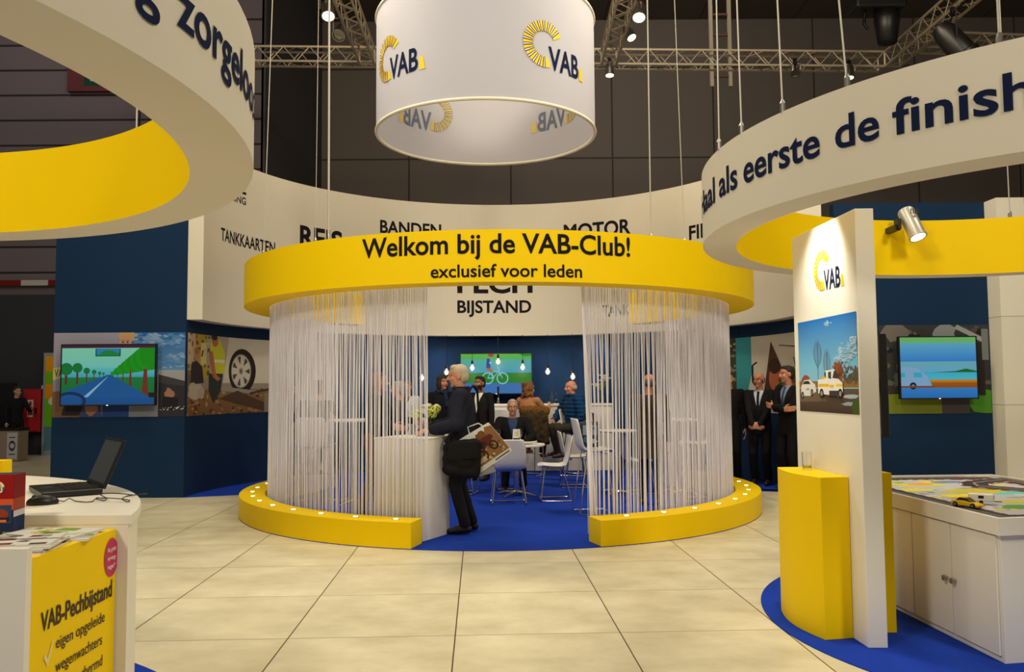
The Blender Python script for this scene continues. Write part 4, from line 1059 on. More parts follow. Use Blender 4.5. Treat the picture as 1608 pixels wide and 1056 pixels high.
for (a, b) in ((.06, .475), (.485, .90), (.91, 1.32), (1.33, 1.75)):
    w_ = b - a; cen = lo + lu * (a + b) / 2 + ln * .006 + Vector((0, 0, .36))
    d_ = wpart('cabinet_door', MB().box(tuple(cen), (w_, .014, .64), math.atan2(lu.y, lu.x)), WHT, tb, bevel=.002)
    s = (b - .035) if a in (.06, .91) else (a + .035)
    kc = lo + lu * s + ln * .012 + Vector((0, 0, .355))
    mesh_obj('door_knob', MB().lathe([(.0, 0), (.008, 0), (.008, .014), (.017, .018), (.017, .032), (.0, .034)], tuple(kc - tb.location), 16, M=ln.to_track_quat('Z', 'Y').to_matrix()), STEEL, d_, smooth=True)
tu = Vector((I[1][0] - I[0][0], I[1][1] - I[0][1], 0)); tv_ = Vector((I[3][0] - I[0][0], I[3][1] - I[0][1], 0))
c = Canvas(); A = .64
c.rect(0, 0, 1, 1, (176, 178, 190))
for _ in range(150): c.blob(random.uniform(.12, .9), random.uniform(.12, .9), random.uniform(.01, .05), random.uniform(.006, .022), random.choice([(206, 206, 60), (230, 210, 40), (170, 190, 60), (90, 150, 60), (150, 150, 160), (200, 202, 210)]), 10)
for x, y, rx, ry, q in ((.35, .75, .16, .05, (206, 200, 60)), (.38, .76, .08, .025, (226, 140, 90)), (.5, .55, .2, .06, (190, 180, 60)), (.62, .48, .1, .03, (90, 190, 190)), (.3, .45, .12, .04, (226, 210, 40)), (.5, .3, .14, .04, (190, 186, 70)), (.2, .62, .1, .03, (226, 214, 50)), (.6, .8, .1, .03, (110, 130, 170)), (.75, .22, .12, .04, (214, 200, 60)), (.35, .2, .1, .04, (90, 150, 60))): c.blob(x, y, rx, ry, q, 14)
outer = [(.07, .02), (.06, .3), (.06, .6), (.07, .86), (.14, .93), (.4, .94), (.62, .92), (.72, .9), (.94, .86), (.95, .6), (.95, .3), (.93, .06), (.6, .035), (.3, .03), (.07, .03)]
chi = [(.93, .8), (.82, .78), (.68, .74), (.62, .66), (.68, .58), (.8, .5), (.9, .42), (.94, .3)]
def track(P):
    c.line(P, .10, (240, 236, 230), A)
    for i, ((x0, y0), (x1, y1)) in enumerate(zip(P, P[1:])):
        m = max(2, int(math.hypot(x1 - x0, y1 - y0) / .03))
        for k in range(0, m, 2): c.line([(x0 + (x1 - x0) * k / m, y0 + (y1 - y0) * k / m), (x0 + (x1 - x0) * (k + 1) / m, y0 + (y1 - y0) * (k + 1) / m)], .099, (206, 60, 60), A)
    c.line(P, .086, (52, 50, 52), A); 
    for d in (-.014, .014): c.line([(x + d * .7, y + d * .7) for x, y in P], .005, (150, 146, 140), A)
track(outer); track(chi)
c.build('track_print', quad_place((I[0][0], I[0][1], .7656), tuple(tu), tuple(tv_), (0, 0, 1)), PRINT, tb, step=.0001, offset=tb.location)

def toy_car(label, loc, rz, paint):
    t = thing('toy_car', label, 'toy car', loc, rz)
    body = MB(); prof = [(-.085, .012), (-.087, .03), (-.07, .038), (-.03, .040), (.0, .040), (.035, .034), (.075, .026), (.088, .018), (.086, .010)]
    for (w, k) in ((.036, 0), ):
        vs = [(x, -w, z) for x, z in prof] + [(x, w, z) for x, z in prof]; n = len(prof)
        body.add(vs, [tuple(range(n)), tuple(range(n, 2 * n))[::-1]] + [(i, (i + 1) % n, n + (i + 1) % n, n + i) for i in range(n)])
    mesh_obj('car_body', body, paint, t, bevel=.004)
    cab = [(-.06, .038), (-.035, .056), (.005, .056), (.038, .034)]
    vs = [(x, -.031 + (z - .034) * .35, z) for x, z in cab] + [(x, .031 - (z - .034) * .35, z) for x, z in cab]
    mesh_obj('cabin_glass', MB().add(vs, [(0, 1, 2, 3), (7, 6, 5, 4), (0, 4, 5, 1), (1, 5, 6, 2), (2, 6, 7, 3), (3, 7, 4, 0)]), mat('tinted_glass', (26, 30, 36), .1), t)
    mesh_obj('roof', MB().box((-.015, 0, .057), (.04, .046, .004)), paint, t, bevel=.001)
    mesh_obj('rear_wing', MB().box((-.08, 0, .046), (.016, .07, .003)), paint, t)
    for x in (-.055, .055):
        for y in (-.034, .034):
            w = mesh_obj('wheel', MB().lathe([(0, -.006), (.014, -.006), (.016, -.003), (.016, .003), (.014, .006), (0, .006)], (x, y, .016), 18, M=Matrix.Rotation(PI / 2, 3, 'X')), BLACK, t)
            mesh_obj('hub', MB().lathe([(0, -.0075), (.008, -.0075), (.008, .0075), (0, .0075)], (x, y, .016), 12, M=Matrix.Rotation(PI / 2, 3, 'X')), STEEL, w)
    return t
toy_car('yellow toy racing car on the near edge of the track', (2.72, 5.08, .7685), math.radians(-62), mat('toy_yellow', (240, 190, 0), .3))
cvn = thing('toy_caravan', 'small white toy caravan behind the yellow toy car', 'toy caravan', (2.88, 5.22, .7685), math.radians(-30))
mesh_obj('caravan_body', MB().prism([(-.07, -.03), (.07, -.03), (.07, .03), (-.07, .03)], .014, .062), WHT, cvn, bevel=.008)
mesh_obj('window', MB().box((0, -.031, .044), (.03, .002, .016)).box((.071, 0, .044), (.002, .03, .016)), mat('tinted_glass', (1, 1, 1)), cvn)
for y in (-.028, .028): mesh_obj('wheel', MB().lathe([(0, -.004), (.012, -.004), (.012, .004), (0, .004)], (0, y, .0125), 14, M=Matrix.Rotation(PI / 2, 3, 'X')), BLACK, cvn)
mesh_obj('tow_bar', MB().tube([(.07, 0, .018), (.11, 0, .018)], .003, 6), BLACKM, cvn)

# ================================================================== FURNITURE OF THE CLUB
def make_chair(label, kind, seat):
    t = thing('bar_chair' if kind == 'bar' else 'shell_chair', label, 'chair', (0, 0, 0), 0, group='white bar chairs of the club' if kind == 'bar' else 'white low chairs of the club')
    prof = [(-.225, -.022, .19), (-.21, -.004, .205), (-.17, .002, .215), (-.05, -.010, .222), (.07, -.012, .225), (.13, .004, .225), (.168, .035, .224), (.19, .085, .222), (.205, .16, .22), (.222, .25, .216), (.236, .32, .208), (.247, .37, .19), (.250, .385, .172)]
    mb = MB(); m = 10; vs = []
    for y, z, w in prof:
        for k in range(m + 1):
            s = -1 + 2 * k / m
            vs.append((s * w, y - (.03 * s * s if z > .03 else 0), seat + z + (.02 * s ** 4 if z <= .03 else 0)))
    n = m + 1
    mb.add(vs, [(i * n + k, i * n + k + 1, (i + 1) * n + k + 1, (i + 1) * n + k) for i in range(len(prof) - 1) for k in range(m)])
    o = mesh_obj('seat_shell', mb, SHELL, t, smooth='all')
    s = o.modifiers.new('thickness', 'SOLIDIFY'); s.thickness = .013; s.offset = -1
    r = .009
    for sx in (-1, 1):
        x0, x1 = sx * .15, sx * .215
        pts = [(x0, -.10, seat - .025), (x0 + sx * .02, -.15, seat - .03), (x1, -.20, .03), (x1, -.185, r), (x1, .185, r), (x1, .20, .03), (x0 + sx * .02, .10, seat - .03), (x0, .05, seat - .025)]
        mesh_obj('sled_leg', MB().tube(pts, r, 8), CHROME, t, smooth=True)
    mb = MB().tube([(-.15, -.10, seat - .025), (.15, -.10, seat - .025)], r, 8).tube([(-.15, .05, seat - .025), (.15, .05, seat - .025)], r, 8)
    mesh_obj('seat_rail', mb, CHROME, t)
    mesh_obj('cross_bar', MB().tube([(-.215, -.19, .012), (.215, -.19, .012)], r * .8, 8), CHROME, t)
    if kind == 'bar':
        f = .36; xx = .185
        mesh_obj('foot_rest', MB().tube([(-xx, -.175, f), (xx, -.175, f)], r, 8), CHROME, t)
    return t
Z0 = .006
low = make_chair('white shell chair with its back to the viewer at the round low table', 'low', .45)
low.location = (-.06, 10.98, Z0); low.rotation_euler = (0, 0, math.radians(180 + 4))
place_copy(low, (.56, 11.32, Z0), math.radians(-88), 'white low chair in profile right of the round table')
place_copy(low, (.92, 12.75, Z0), math.radians(92), 'white low chair facing right behind the profile chair')
place_copy(low, (-.02, 12.62, Z0), math.radians(0), 'white low chair under the seated man in the black coat')
place_copy(low, (-.72, 12.1, Z0), math.radians(80), 'white low chair half hidden behind the standing man with the bags')
place_copy(low, (1.75, 12.0, Z0), math.radians(100), 'white low chair behind the strings right of the bag chair')
bar = make_chair('white bar chair with a blue bag on its seat beside the right curtain', 'bar', .74)
bar.location = (.95, 10.12, Z0); bar.rotation_euler = (0, 0, math.radians(97))
BCH = [((-2.62, 11.25), 172, 'white bar chair under the man in navy behind the left strings'), ((-3.45, 12.95), 62, 'white bar chair facing right behind the far left strings'),
       ((2.45, 11.2), -95, 'white bar chair facing left behind the right strings'), ((.27, 14.50), 152, 'white bar chair under the woman with brown curls at the bar'),
       ((1.06, 14.45), 70, 'white bar chair under the man in the blue puffer jacket'), ((-.22, 14.9), 185, 'white bar chair standing empty at the bar beside the bearded man'),
       ((-1.62, 12.0), -90, 'white bar chair under the grey-haired visitor behind the left strings')]
for (x, y), a, l in BCH: place_copy(bar, (x, y, Z0), math.radians(a), l)
def round_table(label, loc, r, h, name='round_table'):
    t = thing(name, label, 'table', loc)
    mesh_obj('table_top', MB().lathe([(0, h - .028), (r - .01, h - .028), (r, h - .018), (r, h - .006), (r - .006, h), (0, h)], (0, 0, 0), 48), SHELL, t, smooth=True)
    mesh_obj('column', MB().lathe([(.05, .055), (.038, .07), (.038, h - .05), (.12, h - .04), (.12, h - .028), (0, h - .028)], (0, 0, 0), 20), CHROME, t, smooth=True)
    for k in range(4):
        a = PI / 4 + k * PI / 2 + .2
        mesh_obj('foot', MB().tube([(.03 * math.cos(a), .03 * math.sin(a), .06), (.2 * math.cos(a), .2 * math.sin(a), .045), (r * .8 * math.cos(a), r * .8 * math.sin(a), .016)], [.026, .022, .016], 8), CHROME, t, smooth=True)
    return t
round_table('low round white table with a chrome base in the middle of the club', (.05, 11.75, Z0), .40, .715)
round_table('high round white table behind the left strings', (-2.05, 11.0, Z0), .35, 1.10, 'bar_table')
round_table('high round white table right of the bag chair', (1.45, 11.75, Z0), .28, .90, 'bar_table')
round_table('high round white table behind the right strings', (2.30, 11.75, Z0), .33, 1.05, 'bar_table')
# things on tables
ds = thing('snack_dish', 'white curved dish on the low round table', 'dish', (.19, 11.62, Z0 + .715))
mb = MB(); vs = []
for i in range(9):
    for k in range(13):
        x = -.15 + .3 * k / 12; y = -.06 + .12 * i / 8; w = math.sqrt(max(0, 1 - (x / .155) ** 2))
        vs.append((x, y * w, .008 + .9 * (x * x) * 1.6 + 6 * (y * w) ** 2))
mb.add(vs, [(i * 13 + k, i * 13 + k + 1, (i + 1) * 13 + k + 1, (i + 1) * 13 + k) for i in range(8) for k in range(12)])
o = mesh_obj('dish_body', mb, SHELL, ds, smooth='all'); s = o.modifiers.new('thickness', 'SOLIDIFY'); s.thickness = .008; s.offset = -1
sn = thing('snack_plate', 'dark plate of small snacks left of the white dish', 'plate', (-.12, 11.60, Z0 + .715))
mesh_obj('plate', MB().lathe([(0, 0), (.07, 0), (.1, .012), (.095, .014), (.07, .005), (0, .005)], (0, 0, 0), 24), BLACK, sn, smooth=True)
for k in range(7):
    a = k * .9; mesh_obj('snack', MB().ellipsoid((.05 * math.cos(a), .05 * math.sin(a), .018), (.018, .014, .014), seg=8, rings=6), mat('snack_cream', (224, 206, 160), .7), sn, smooth='all')
def wine_glass(label, loc):
    t = thing('wine_glass', label, 'glass', loc)
    mesh_obj('glass_body', MB().lathe([(0, .001), (.032, .001), (.030, .004), (.005, .008), (.004, .085), (.02, .10), (.034, .13), (.034, .165), (.030, .20), (.028, .20), (.032, .165), (.031, .13), (.016, .103), (0, .098)], (0, 0, 0), 20), GLASS, t, smooth=True)
    return t
wine_glass('stemmed glass in front of the seated man', (.10, 11.68, Z0 + .715))
wine_glass('second stemmed glass at the left of the low round table', (-.20, 11.78, Z0 + .715))
fl = thing('folded_leaflet', 'white folded leaflet with a sun logo standing on the low table', 'leaflet', (.055, 11.86, Z0 + .715))
mesh_obj('card', MB().add([(-.06, -.03, 0), (.06, -.03, 0), (.05, 0, .2), (-.05, 0, .2), (-.06, .03, 0), (.06, .03, 0), (-.058, -.027, 0), (.058, -.027, 0), (.05, .003, .197), (-.05, .003, .197)], [(0, 1, 2, 3), (4, 3, 2, 5)]), WHT, fl)
c = Canvas(); c.rect(0, 0, 1, 1, (226, 224, 220)); c.rect(0, 0, 1, .4, (34, 50, 84)); c.ring(.45, .7, .2, .16, .08, (226, 186, 40), asp=.8)
c.build('leaflet_print', quad_place((-.05, -.0315, 0), (.1, 0, 0), (0, .03, .19), (0, -1, .1)), PRINT, fl)
bt = thing('water_jug', 'clear glass jug on the bar behind the man in blue', 'jug', (.72, 15.42, Z0 + 1.20))
mesh_obj('jug_body', MB().lathe([(0, 0), (.055, 0), (.06, .12), (.045, .2), (.05, .23), (.046, .23), (.04, .2), (.055, .12), (.05, .008), (0, .008)], (0, 0, 0), 24), GLASS, bt, smooth=True)
mesh_obj('jug_handle', MB().tube([(.05, 0, .2), (.1, 0, .18), (.1, 0, .08), (.057, 0, .06)], .008, 8), GLASS, bt, smooth=True)
tp = thing('beer_tap', 'slim black and chrome tap standing on the bar below the television', 'tap', (-.26, 15.45, Z0 + 1.20))
mesh_obj('tap_column', MB().tube([(0, 0, 0), (0, 0, .12)], .025, 12), CHROME, tp)
mesh_obj('tap_handle', MB().tube([(0, -.02, .12), (0, -.03, .32)], [.014, .02], 10), BLACK, tp)
mesh_obj('spout', MB().tube([(0, 0, .1), (0, -.09, .1), (0, -.1, .05)], .012, 8), CHROME, tp)

# blue bag standing on the bar chair
bb = thing('tote_bag', 'blue printed tote bag on the white bar chair by the right curtain', 'bag', (.915, 10.11, .79))
mesh_obj('bag_body', MB().prism([(-.12, -.15), (.11, -.17), (.13, .14), (-.1, .16)], .002, .30), mat('bag_blue', (26, 44, 80), .6), bb, bevel=.03)
c = Canvas(); c.rect(0, 0, 1, 1, (40, 60, 96)); c.rect(.1, .5, .9, .95, (150, 160, 170)); c.blob(.4, .3, .3, .14, (70, 120, 150)); c.blob(.7, .2, .2, .1, (190, 196, 200)); c.ell(.75, .8, .08, .08, (40, 50, 90))
c.build('bag_print', quad_place((-.11, -.172, .02), (.21, 0, 0), (0, 0, .26), (0, -1, 0)), PRINT, bb)
for y in (-.06, .06): mesh_obj('handle', MB().tube([(-.06, y, .29), (-.05, y, .40), (.05, y, .40), (.06, y, .29)], .008, 6), BLACK, bb)

# ================================================================== PENDANT BULBS
def bulb(label, x, y, z):
    t = thing('pendant_bulb', label, 'pendant lamp', (x, y, z), group='bare pendant bulbs above the bar')
    mesh_obj('cord', MB().tube([(0, 0, .12), (0, 0, 2.5 - z)], .004, 6), BLACK, t)
    mesh_obj('socket', MB().lathe([(0, .06), (.02, .06), (.022, .12), (.012, .14), (0, .14)], (0, 0, 0), 14), BLACK, t)
    mesh_obj('glass_bulb', MB().lathe([(0, -.055), (.03, -.047), (.048, -.02), (.05, .0), (.044, .022), (.026, .045), (.02, .06)], (0, 0, 0), 20), mat('bulb_glass', (255, 250, 235), .02, trans=1.0, emit=(255, 230, 180), estr=.25), t, smooth='all')
    pl_ = bpy.data.lights.new('bulb_light', 'POINT'); pl_.energy = 7; pl_.color = (1, .82, .55); pl_.shadow_soft_size = .03
    lo_ = bpy.data.objects.new('bulb_light', pl_); COL.objects.link(lo_); lo_.location = (x, y, z - .09)
    mesh_obj('filament', MB().ellipsoid((0, 0, -.003), (.022, .022, .026), seg=10, rings=8), LAMP, t, smooth='all')
names = ['bulb hanging in front of the left part of the bar television', 'bulb in front of the drawn rider on the bar television', 'bulb in front of the right part of the bar television', 'bulb against the blue wall just right of the bar television', 'bulb against the blue wall above the man in the blue jacket', 'bulb showing at the edge of the left string curtain', 'bulb glowing beside the face of the standing man']
for (px_x, z), l in zip(((-.765, 1.89), (-.27, 2.005), (.20, 1.895), (.68, 1.807), (1.16, 1.706), (-1.73, 1.705), (-1.26, 1.81)), names):
    y = FC[1] + math.sqrt(4.26 ** 2 - (px_x - FC[0]) ** 2) - .42
    bulb(l, px_x * (y / 16.1), y, 1.5 + (z - 1.5) * y / 16.1)
for x in (-1.3, -.3, .6, 1.6):
    spot((x, 15.62, 2.49), (x, 16.0, 1.6), 24, (.75, .9, 1.0), 95, .8, .04)

# ================================================================== FLOWERS
def hydrangea():
    t = thing('flower_vase', 'glass vase of pale yellow hydrangea on the white entrance counter', 'flowers', (-.91, 8.80, .006 + 1.005))
    mesh_obj('vase', MB().lathe([(0, 0), (.06, 0), (.065, .13), (.06, .13), (.055, .01), (0, .01)], (0, 0, .0005), 22), GLASS, t, smooth=True)
    st_ = MB(); r = random.Random(4)
    heads = [(r.uniform(-.13, .13), r.uniform(-.1, .1), .24 + r.uniform(-.06, .06)) for _ in range(9)]
    for h in heads: st_.tube([(h[0] * .2, h[1] * .2, .012), (h[0] * .5, h[1] * .5, .13), h], .004, 6)
    mesh_obj('stems', st_, mat('stem_green', (70, 100, 40), .7), t)
    for i, h in enumerate(heads):
        mb = MB()
        for k in range(34):
            a, b = r.uniform(0, 2 * PI), math.acos(r.uniform(-.6, 1)); d = Vector((math.sin(b) * math.cos(a), math.sin(b) * math.sin(a), math.cos(b)))
            p = Vector(h) + d * .045; M = d.to_track_quat('Z', 'Y').to_matrix()
            mb.ellipsoid(tuple(p), (.014, .014, .005), M=M, seg=6, rings=4)
        mesh_obj('blossom', mb, mat('blossom_%s' % ('cream' if i % 2 else 'lime'), (236, 232, 180) if i % 2 else (206, 214, 96), .7), t, smooth='all')
    for i in range(10):
        a = r.uniform(0, 2 * PI); d = Vector((math.cos(a), math.sin(a), r.uniform(-.2, .4))).normalized(); s = d.cross(Vector((0, 0, 1))).normalized()
        p = Vector((0, 0, .18)); L = r.uniform(.14, .19)
        vs = [p, p + d * L * .5 + s * .035 + Vector((0, 0, .015)), p + d * L, p + d * L * .5 - s * .035 + Vector((0, 0, .015)), p + d * L * .5]
        mesh_obj('leaf', MB().add([tuple(v) for v in vs], [(0, 1, 4), (1, 2, 4), (2, 3, 4), (3, 0, 4)]), mat('leaf_green', (58, 100, 40), .6), t)
hydrangea()
def lilies():
    t = thing('flower_vase', 'vase of white lilies at the right end of the bar behind the strings', 'flowers', (1.62, 15.4, .006 + 1.20))
    mesh_obj('vase', MB().lathe([(0, 0), (.055, 0), (.05, .1), (.065, .2), (.06, .2), (.045, .1), (.045, .01), (0, .01)], (0, 0, .0005), 20), GLASS, t, smooth=True)
    r = random.Random(9); sm = MB(); tips = []
    for k in range(6):
        e = Vector((r.uniform(-.14, .14), r.uniform(-.1, .1), r.uniform(.28, .55))); tips.append(e); sm.tube([(0, 0, .012), (e.x * .3, e.y * .3, .2), tuple(e)], .006, 6)
    mesh_obj('stems', sm, mat('stem_green', (1, 1, 1)), t)
    for e in tips:
        mb = MB()
        for k in range(6):
            a = k * PI / 3; d = Vector((math.cos(a), math.sin(a), .9)).normalized(); s = Vector((-math.sin(a), math.cos(a), 0))
            p0, p1, p2 = e, e + d * .07, e + d * .07 + Vector((math.cos(a), math.sin(a), .1)) * .06
            mb.add([tuple(v) for v in (p0, p1 + s * .028, p2, p1 - s * .028)], [(0, 1, 2, 3)])
        mesh_obj('blossom', mb, mat('lily_white', (240, 238, 220), .6), t)
    for k in range(7):
        a = k * .9; d = Vector((math.cos(a), math.sin(a), 1.1)).normalized(); s = Vector((-math.sin(a), math.cos(a), 0)); p = Vector((0, 0, .22))
        mesh_obj('leaf', MB().add([tuple(v) for v in (p, p + d * .12 + s * .018, p + d * .24, p + d * .12 - s * .018)], [(0, 1, 2, 3)]), mat('leaf_lime', (120, 150, 50), .6), t)
lilies()
# ================================================================== PEOPLE
WORK = bpy.data.scenes.new('workbench')
def remesh(mb, voxel, smooth=2, noise=0.0, nscale=30, seed=0):
    me = bpy.data.meshes.new('body_form'); me.from_pydata(mb.v, [], mb.f)
    ob = bpy.data.objects.new('body_form', me); WORK.collection.objects.link(ob)
    r = ob.modifiers.new('r', 'REMESH'); r.mode = 'VOXEL'; r.voxel_size = voxel; r.use_smooth_shade = True
    if smooth:
        s = ob.modifiers.new('s', 'SMOOTH'); s.factor = .5; s.iterations = smooth
    with bpy.context.temp_override(scene=WORK, view_layer=WORK.view_layers[0]):
        dg = bpy.context.evaluated_depsgraph_get()
    out = bpy.data.meshes.new_from_object(ob.evaluated_get(dg))
    bpy.data.objects.remove(ob); bpy.data.meshes.remove(me)
    if noise:
        from mathutils import noise as nz
        displace(out, lambda q: noise * nz.noise(q * nscale + Vector((seed, seed, 0))))
    return out
def displace(me, f):
    cs = [v.co.copy() for v in me.vertices]; ns = [v.normal.copy() for v in me.vertices]
    me.vertices.foreach_set('co', [x for c, n in zip(cs, ns) for x in (c + n * f(c))]); me.update()
def put(name, me, mats, parent, classify=None):
    me.materials.clear()
    for m in mats: me.materials.append(m)
    if classify:
        me.polygons.foreach_set('material_index', [classify(p.center, p.normal) for p in me.polygons])
    else: me.polygons.foreach_set('material_index', [0] * len(me.polygons))
    me.polygons.foreach_set('use_smooth', [True] * len(me.polygons))
    o = bpy.data.objects.new(name, me); COL.objects.link(o); o.parent = parent
    return o
def ik(a, t, l1, l2, hint):
    a, t = Vector(a), Vector(t); d = t - a; L = d.length
    if L > (l1 + l2) * .997: t = a + d * ((l1 + l2) * .997 / L); d = t - a; L = d.length
    x = (l1 * l1 - l2 * l2 + L * L) / (2 * L); h = math.sqrt(max(0, l1 * l1 - x * x))
    n = d.normalized(); hv = Vector(hint); hv = hv - n * hv.dot(n)
    hv = hv.normalized() if hv.length > 1e-6 else n.orthogonal().normalized()
    return a + n * x + hv * h, t
def loft(mb, secs, seg=20):
    """secs: (centre, across axis, depth axis, rx, ry)"""
    vs = []
    for c, u, w, rx, ry in secs:
        for k in range(seg):
            a = 2 * PI * k / seg; cx, sx = math.cos(a), math.sin(a)
            e = .86
            vs.append(Vector(c) + u * (math.copysign(abs(cx) ** e, cx) * rx) + w * (math.copysign(abs(sx) ** e, sx) * ry))
    n = len(secs); fs = []
    for i in range(n - 1): fs += [(i * seg + k, i * seg + (k + 1) % seg, (i + 1) * seg + (k + 1) % seg, (i + 1) * seg + k) for k in range(seg)]
    fs += [tuple(range(seg))[::-1], tuple(range((n - 1) * seg, n * seg))]
    mb.add(vs, fs)
SKINS = {}
def skin(rgb): return mat('skin_%d_%d_%d' % rgb, rgb, .55, noise=.05, scale=9)
def cloth(name, rgb, bump=.25): return mat(name, rgb, .85, noise=.14, scale=14, bump=bump, spec=.2)
def hand(mb, w, d, pn, side_v, curl, s=1.0, thumb=1):
    """w wrist, d towards the fingers, pn the way the palm faces, side_v towards the thumb"""
    w, d = Vector(w), Vector(d).normalized(); pn = Vector(pn); pn = (pn - d * pn.dot(d)).normalized()
    sv = Vector(side_v); sv = sv - d * sv.dot(d) - pn * sv.dot(pn); sv = sv.normalized()
    for k in range(4):                                   # palm
        o = sv * (.030 - .020 * k) * s
        mb.capsule(w + o * .6, w + d * .088 * s + o, .016 * s, .0135 * s, 8)
    ln = (.040, .045, .042, .033)
    for k in range(4):
        o = sv * (.031 - .0207 * k) * s; p = w + d * .090 * s + o; a = curl * (.7 + .12 * k)
        dirv = d
        for j, f in enumerate((1, .72, .55)):
            dirv = (dirv * math.cos(a * (.6 if j == 0 else .8)) + pn * math.sin(a * (.6 if j == 0 else .8))).normalized()
            q = p + dirv * ln[k] * f * s
            mb.capsule(p, q, .0092 * s, .0084 * s, 8); p = q
    p = w + d * .025 * s + sv * .026 * s
    q = p + (d * .55 + sv * .75 + pn * .35).normalized() * .042 * s; mb.capsule(p, q, .0125 * s, .0105 * s, 8)
    e = q + (d * .85 + sv * .25 + pn * (.3 + .4 * curl)).normalized() * .034 * s; mb.capsule(q, e, .0102 * s, .0088 * s, 8)

def human(label, loc, rz, H=1.75, pel=(0, 0, .95), lean=0, lw=(.24, -.03, .80), rw=(-.24, -.03, .80), le=(.3, .8, -.2), re=(-.3, .8, -.2),
          la=(.10, .03, .085), ra=(-.10, .03, .085), lk=(.05, -1, 0), rk=(-.05, -1, 0), turn=0, nod=0, curl=.5,
          skin_rgb=(206, 150, 120), hair='short', hair_rgb=(60, 44, 34), coat=None, coat_rgb=(24, 24, 30), coat_hem=-.12, coat_puff=0.0,
          leg_rgb=(26, 26, 30), shoe_rgb=(24, 20, 18), shirt_rgb=None, tie_rgb=None, collar_up=False, glasses=False, scarf_rgb=None, voxel=.008, beard=False,
          lpalm=(-1, 0, 0), rpalm=(1, 0, 0), lhd=None, rhd=None, quilt=False, extras=None, coat_name='jacket', bulk=1.0, skirt=False, toe=(0, -1, 0)):
    s = H / 1.75
    t = thing('person', label, 'person', loc, rz)
    pel = Vector(pel); ln = math.radians(lean)
    up = Vector((0, -math.sin(ln), math.cos(ln))); bk = Vector((0, math.cos(ln), math.sin(ln))); ax = Vector((1, 0, 0))
    def U(x, y, z): return pel + (ax * x + bk * y + up * z) * s     # z measured from the pelvis
    shl, shr = U(.178 * bulk, .012, .455), U(-.178 * bulk, .012, .455)
    le_, lw_ = ik(shl, lw, .295 * s, .265 * s, le); re_, rw_ = ik(shr, rw, .295 * s, .265 * s, re)
    hl, hr = pel + Vector((.088 * s, 0, -.03 * s)), pel + Vector((-.088 * s, 0, -.03 * s))
    lk_, la_ = ik(hl, la, .43 * s, .425 * s, lk); rk_, ra_ = ik(hr, ra, .43 * s, .425 * s, rk)
    nb = U(0, .012, .51); hc = U(0, -.012, .51) + Vector((0, -.012, .155)) * s
    ty, tn = math.radians(turn), math.radians(nod)
    Mh = Matrix.Rotation(ty, 3, 'Z') @ Matrix.Rotation(tn, 3, 'X')
    def Hd(x, y, z): return hc + Mh @ (Vector((x, y, z)) * s)
    Mi = Mh.inverted()
    # ---- body: one continuous surface
    b = MB()
    secs = [(U(0, y, z), ax, bk, rx * .93 * s * bulk, ry * .9 * s) for z, rx, ry, y in ((-.13, .10, .09, 0), (-.06, .155, .11, 0), (.1, .142, .1, 0), (.26, .152, .108, -.005), (.4, .158, .1, 0), (.46, .12, .075, .01), (.50, .06, .055, .012))]
    loft(b, secs)
    b.capsule(U(0, .012, .47), Hd(0, .012, -.06), .056 * s, .052 * s)
    for sh, e, w in ((shl, le_, lw_), (shr, re_, rw_)):
        b.capsule(sh, e, .050 * s, .040 * s); b.capsule(e, w, .039 * s, .026 * s)
    for h, k, a in ((hl, lk_, la_), (hr, rk_, ra_)):
        b.capsule(h, k, .078 * s, .052 * s); b.capsule(k, k + (a - k) * .35, .050 * s, .050 * s); b.capsule(k + (a - k) * .3, a, .050 * s, .034 * s)
        tv_d = Vector(toe).normalized(); b.capsule(a + Vector((0, 0, -.045 * s)), a + tv_d * .15 * s + Vector((0, 0, -.055 * s)), .03 * s, .026 * s)
    E = lambda c, r: b.ellipsoid(Hd(*c), tuple(v * s for v in r), M=Mh, seg=18, rings=12)
    E((0, .014, .030), (.073, .092, .086)); E((0, -.018, -.035), (.057, .066, .082)); E((0, -.058, -.094), (.026, .024, .022))
    E((.034, -.055, -.030), (.026, .028, .030)); E((-.034, -.055, -.030), (.026, .028, .030)); E((0, -.052, .045), (.054, .036, .04)); E((0, -.015, -.075), (.05, .06, .035))
    b.capsule(Hd(-.036, -.078, .026), Hd(.036, -.078, .026), .010 * s, .010 * s, 8)
    b.capsule(Hd(0, -.086, .016), Hd(0, -.108, -.026), .0085 * s, .0145 * s, 8); b.capsule(Hd(-.010, -.096, -.030), Hd(.010, -.096, -.030), .0095 * s, .0095 * s, 8)
    b.capsule(Hd(-.018, -.082, -.060), Hd(.018, -.082, -.060), .0085 * s, .0085 * s, 8)
    for sx in (-1, 1): E((sx * .074, .012, -.006), (.010, .022, .033))
    for (w, e, pn, hd, sx) in ((lw_, le_, lpalm, lhd, -1), (rw_, re_, rpalm, rhd, 1)):
        d = Vector(hd) if hd else (w - e); pn = Vector(pn); sd = d.normalized().cross(pn.normalized()) * sx
        hand(b, w, d, pn, sd, curl, s)
    me = remesh(b, voxel, 2)
    SK = skin(skin_rgb); lip = mat('lips_%d' % skin_rgb[0], (max(0, skin_rgb[0] - 26), max(0, skin_rgb[1] - 48), max(0, skin_rgb[2] - 36)), .5)
    eye = mat('eye_dark', (34, 26, 24), .15); white = mat('eye_white', (220, 214, 206), .3); HR = mat('hair_%d_%d_%d' % hair_rgb, hair_rgb, .75, noise=.3, scale=40, bump=.5)
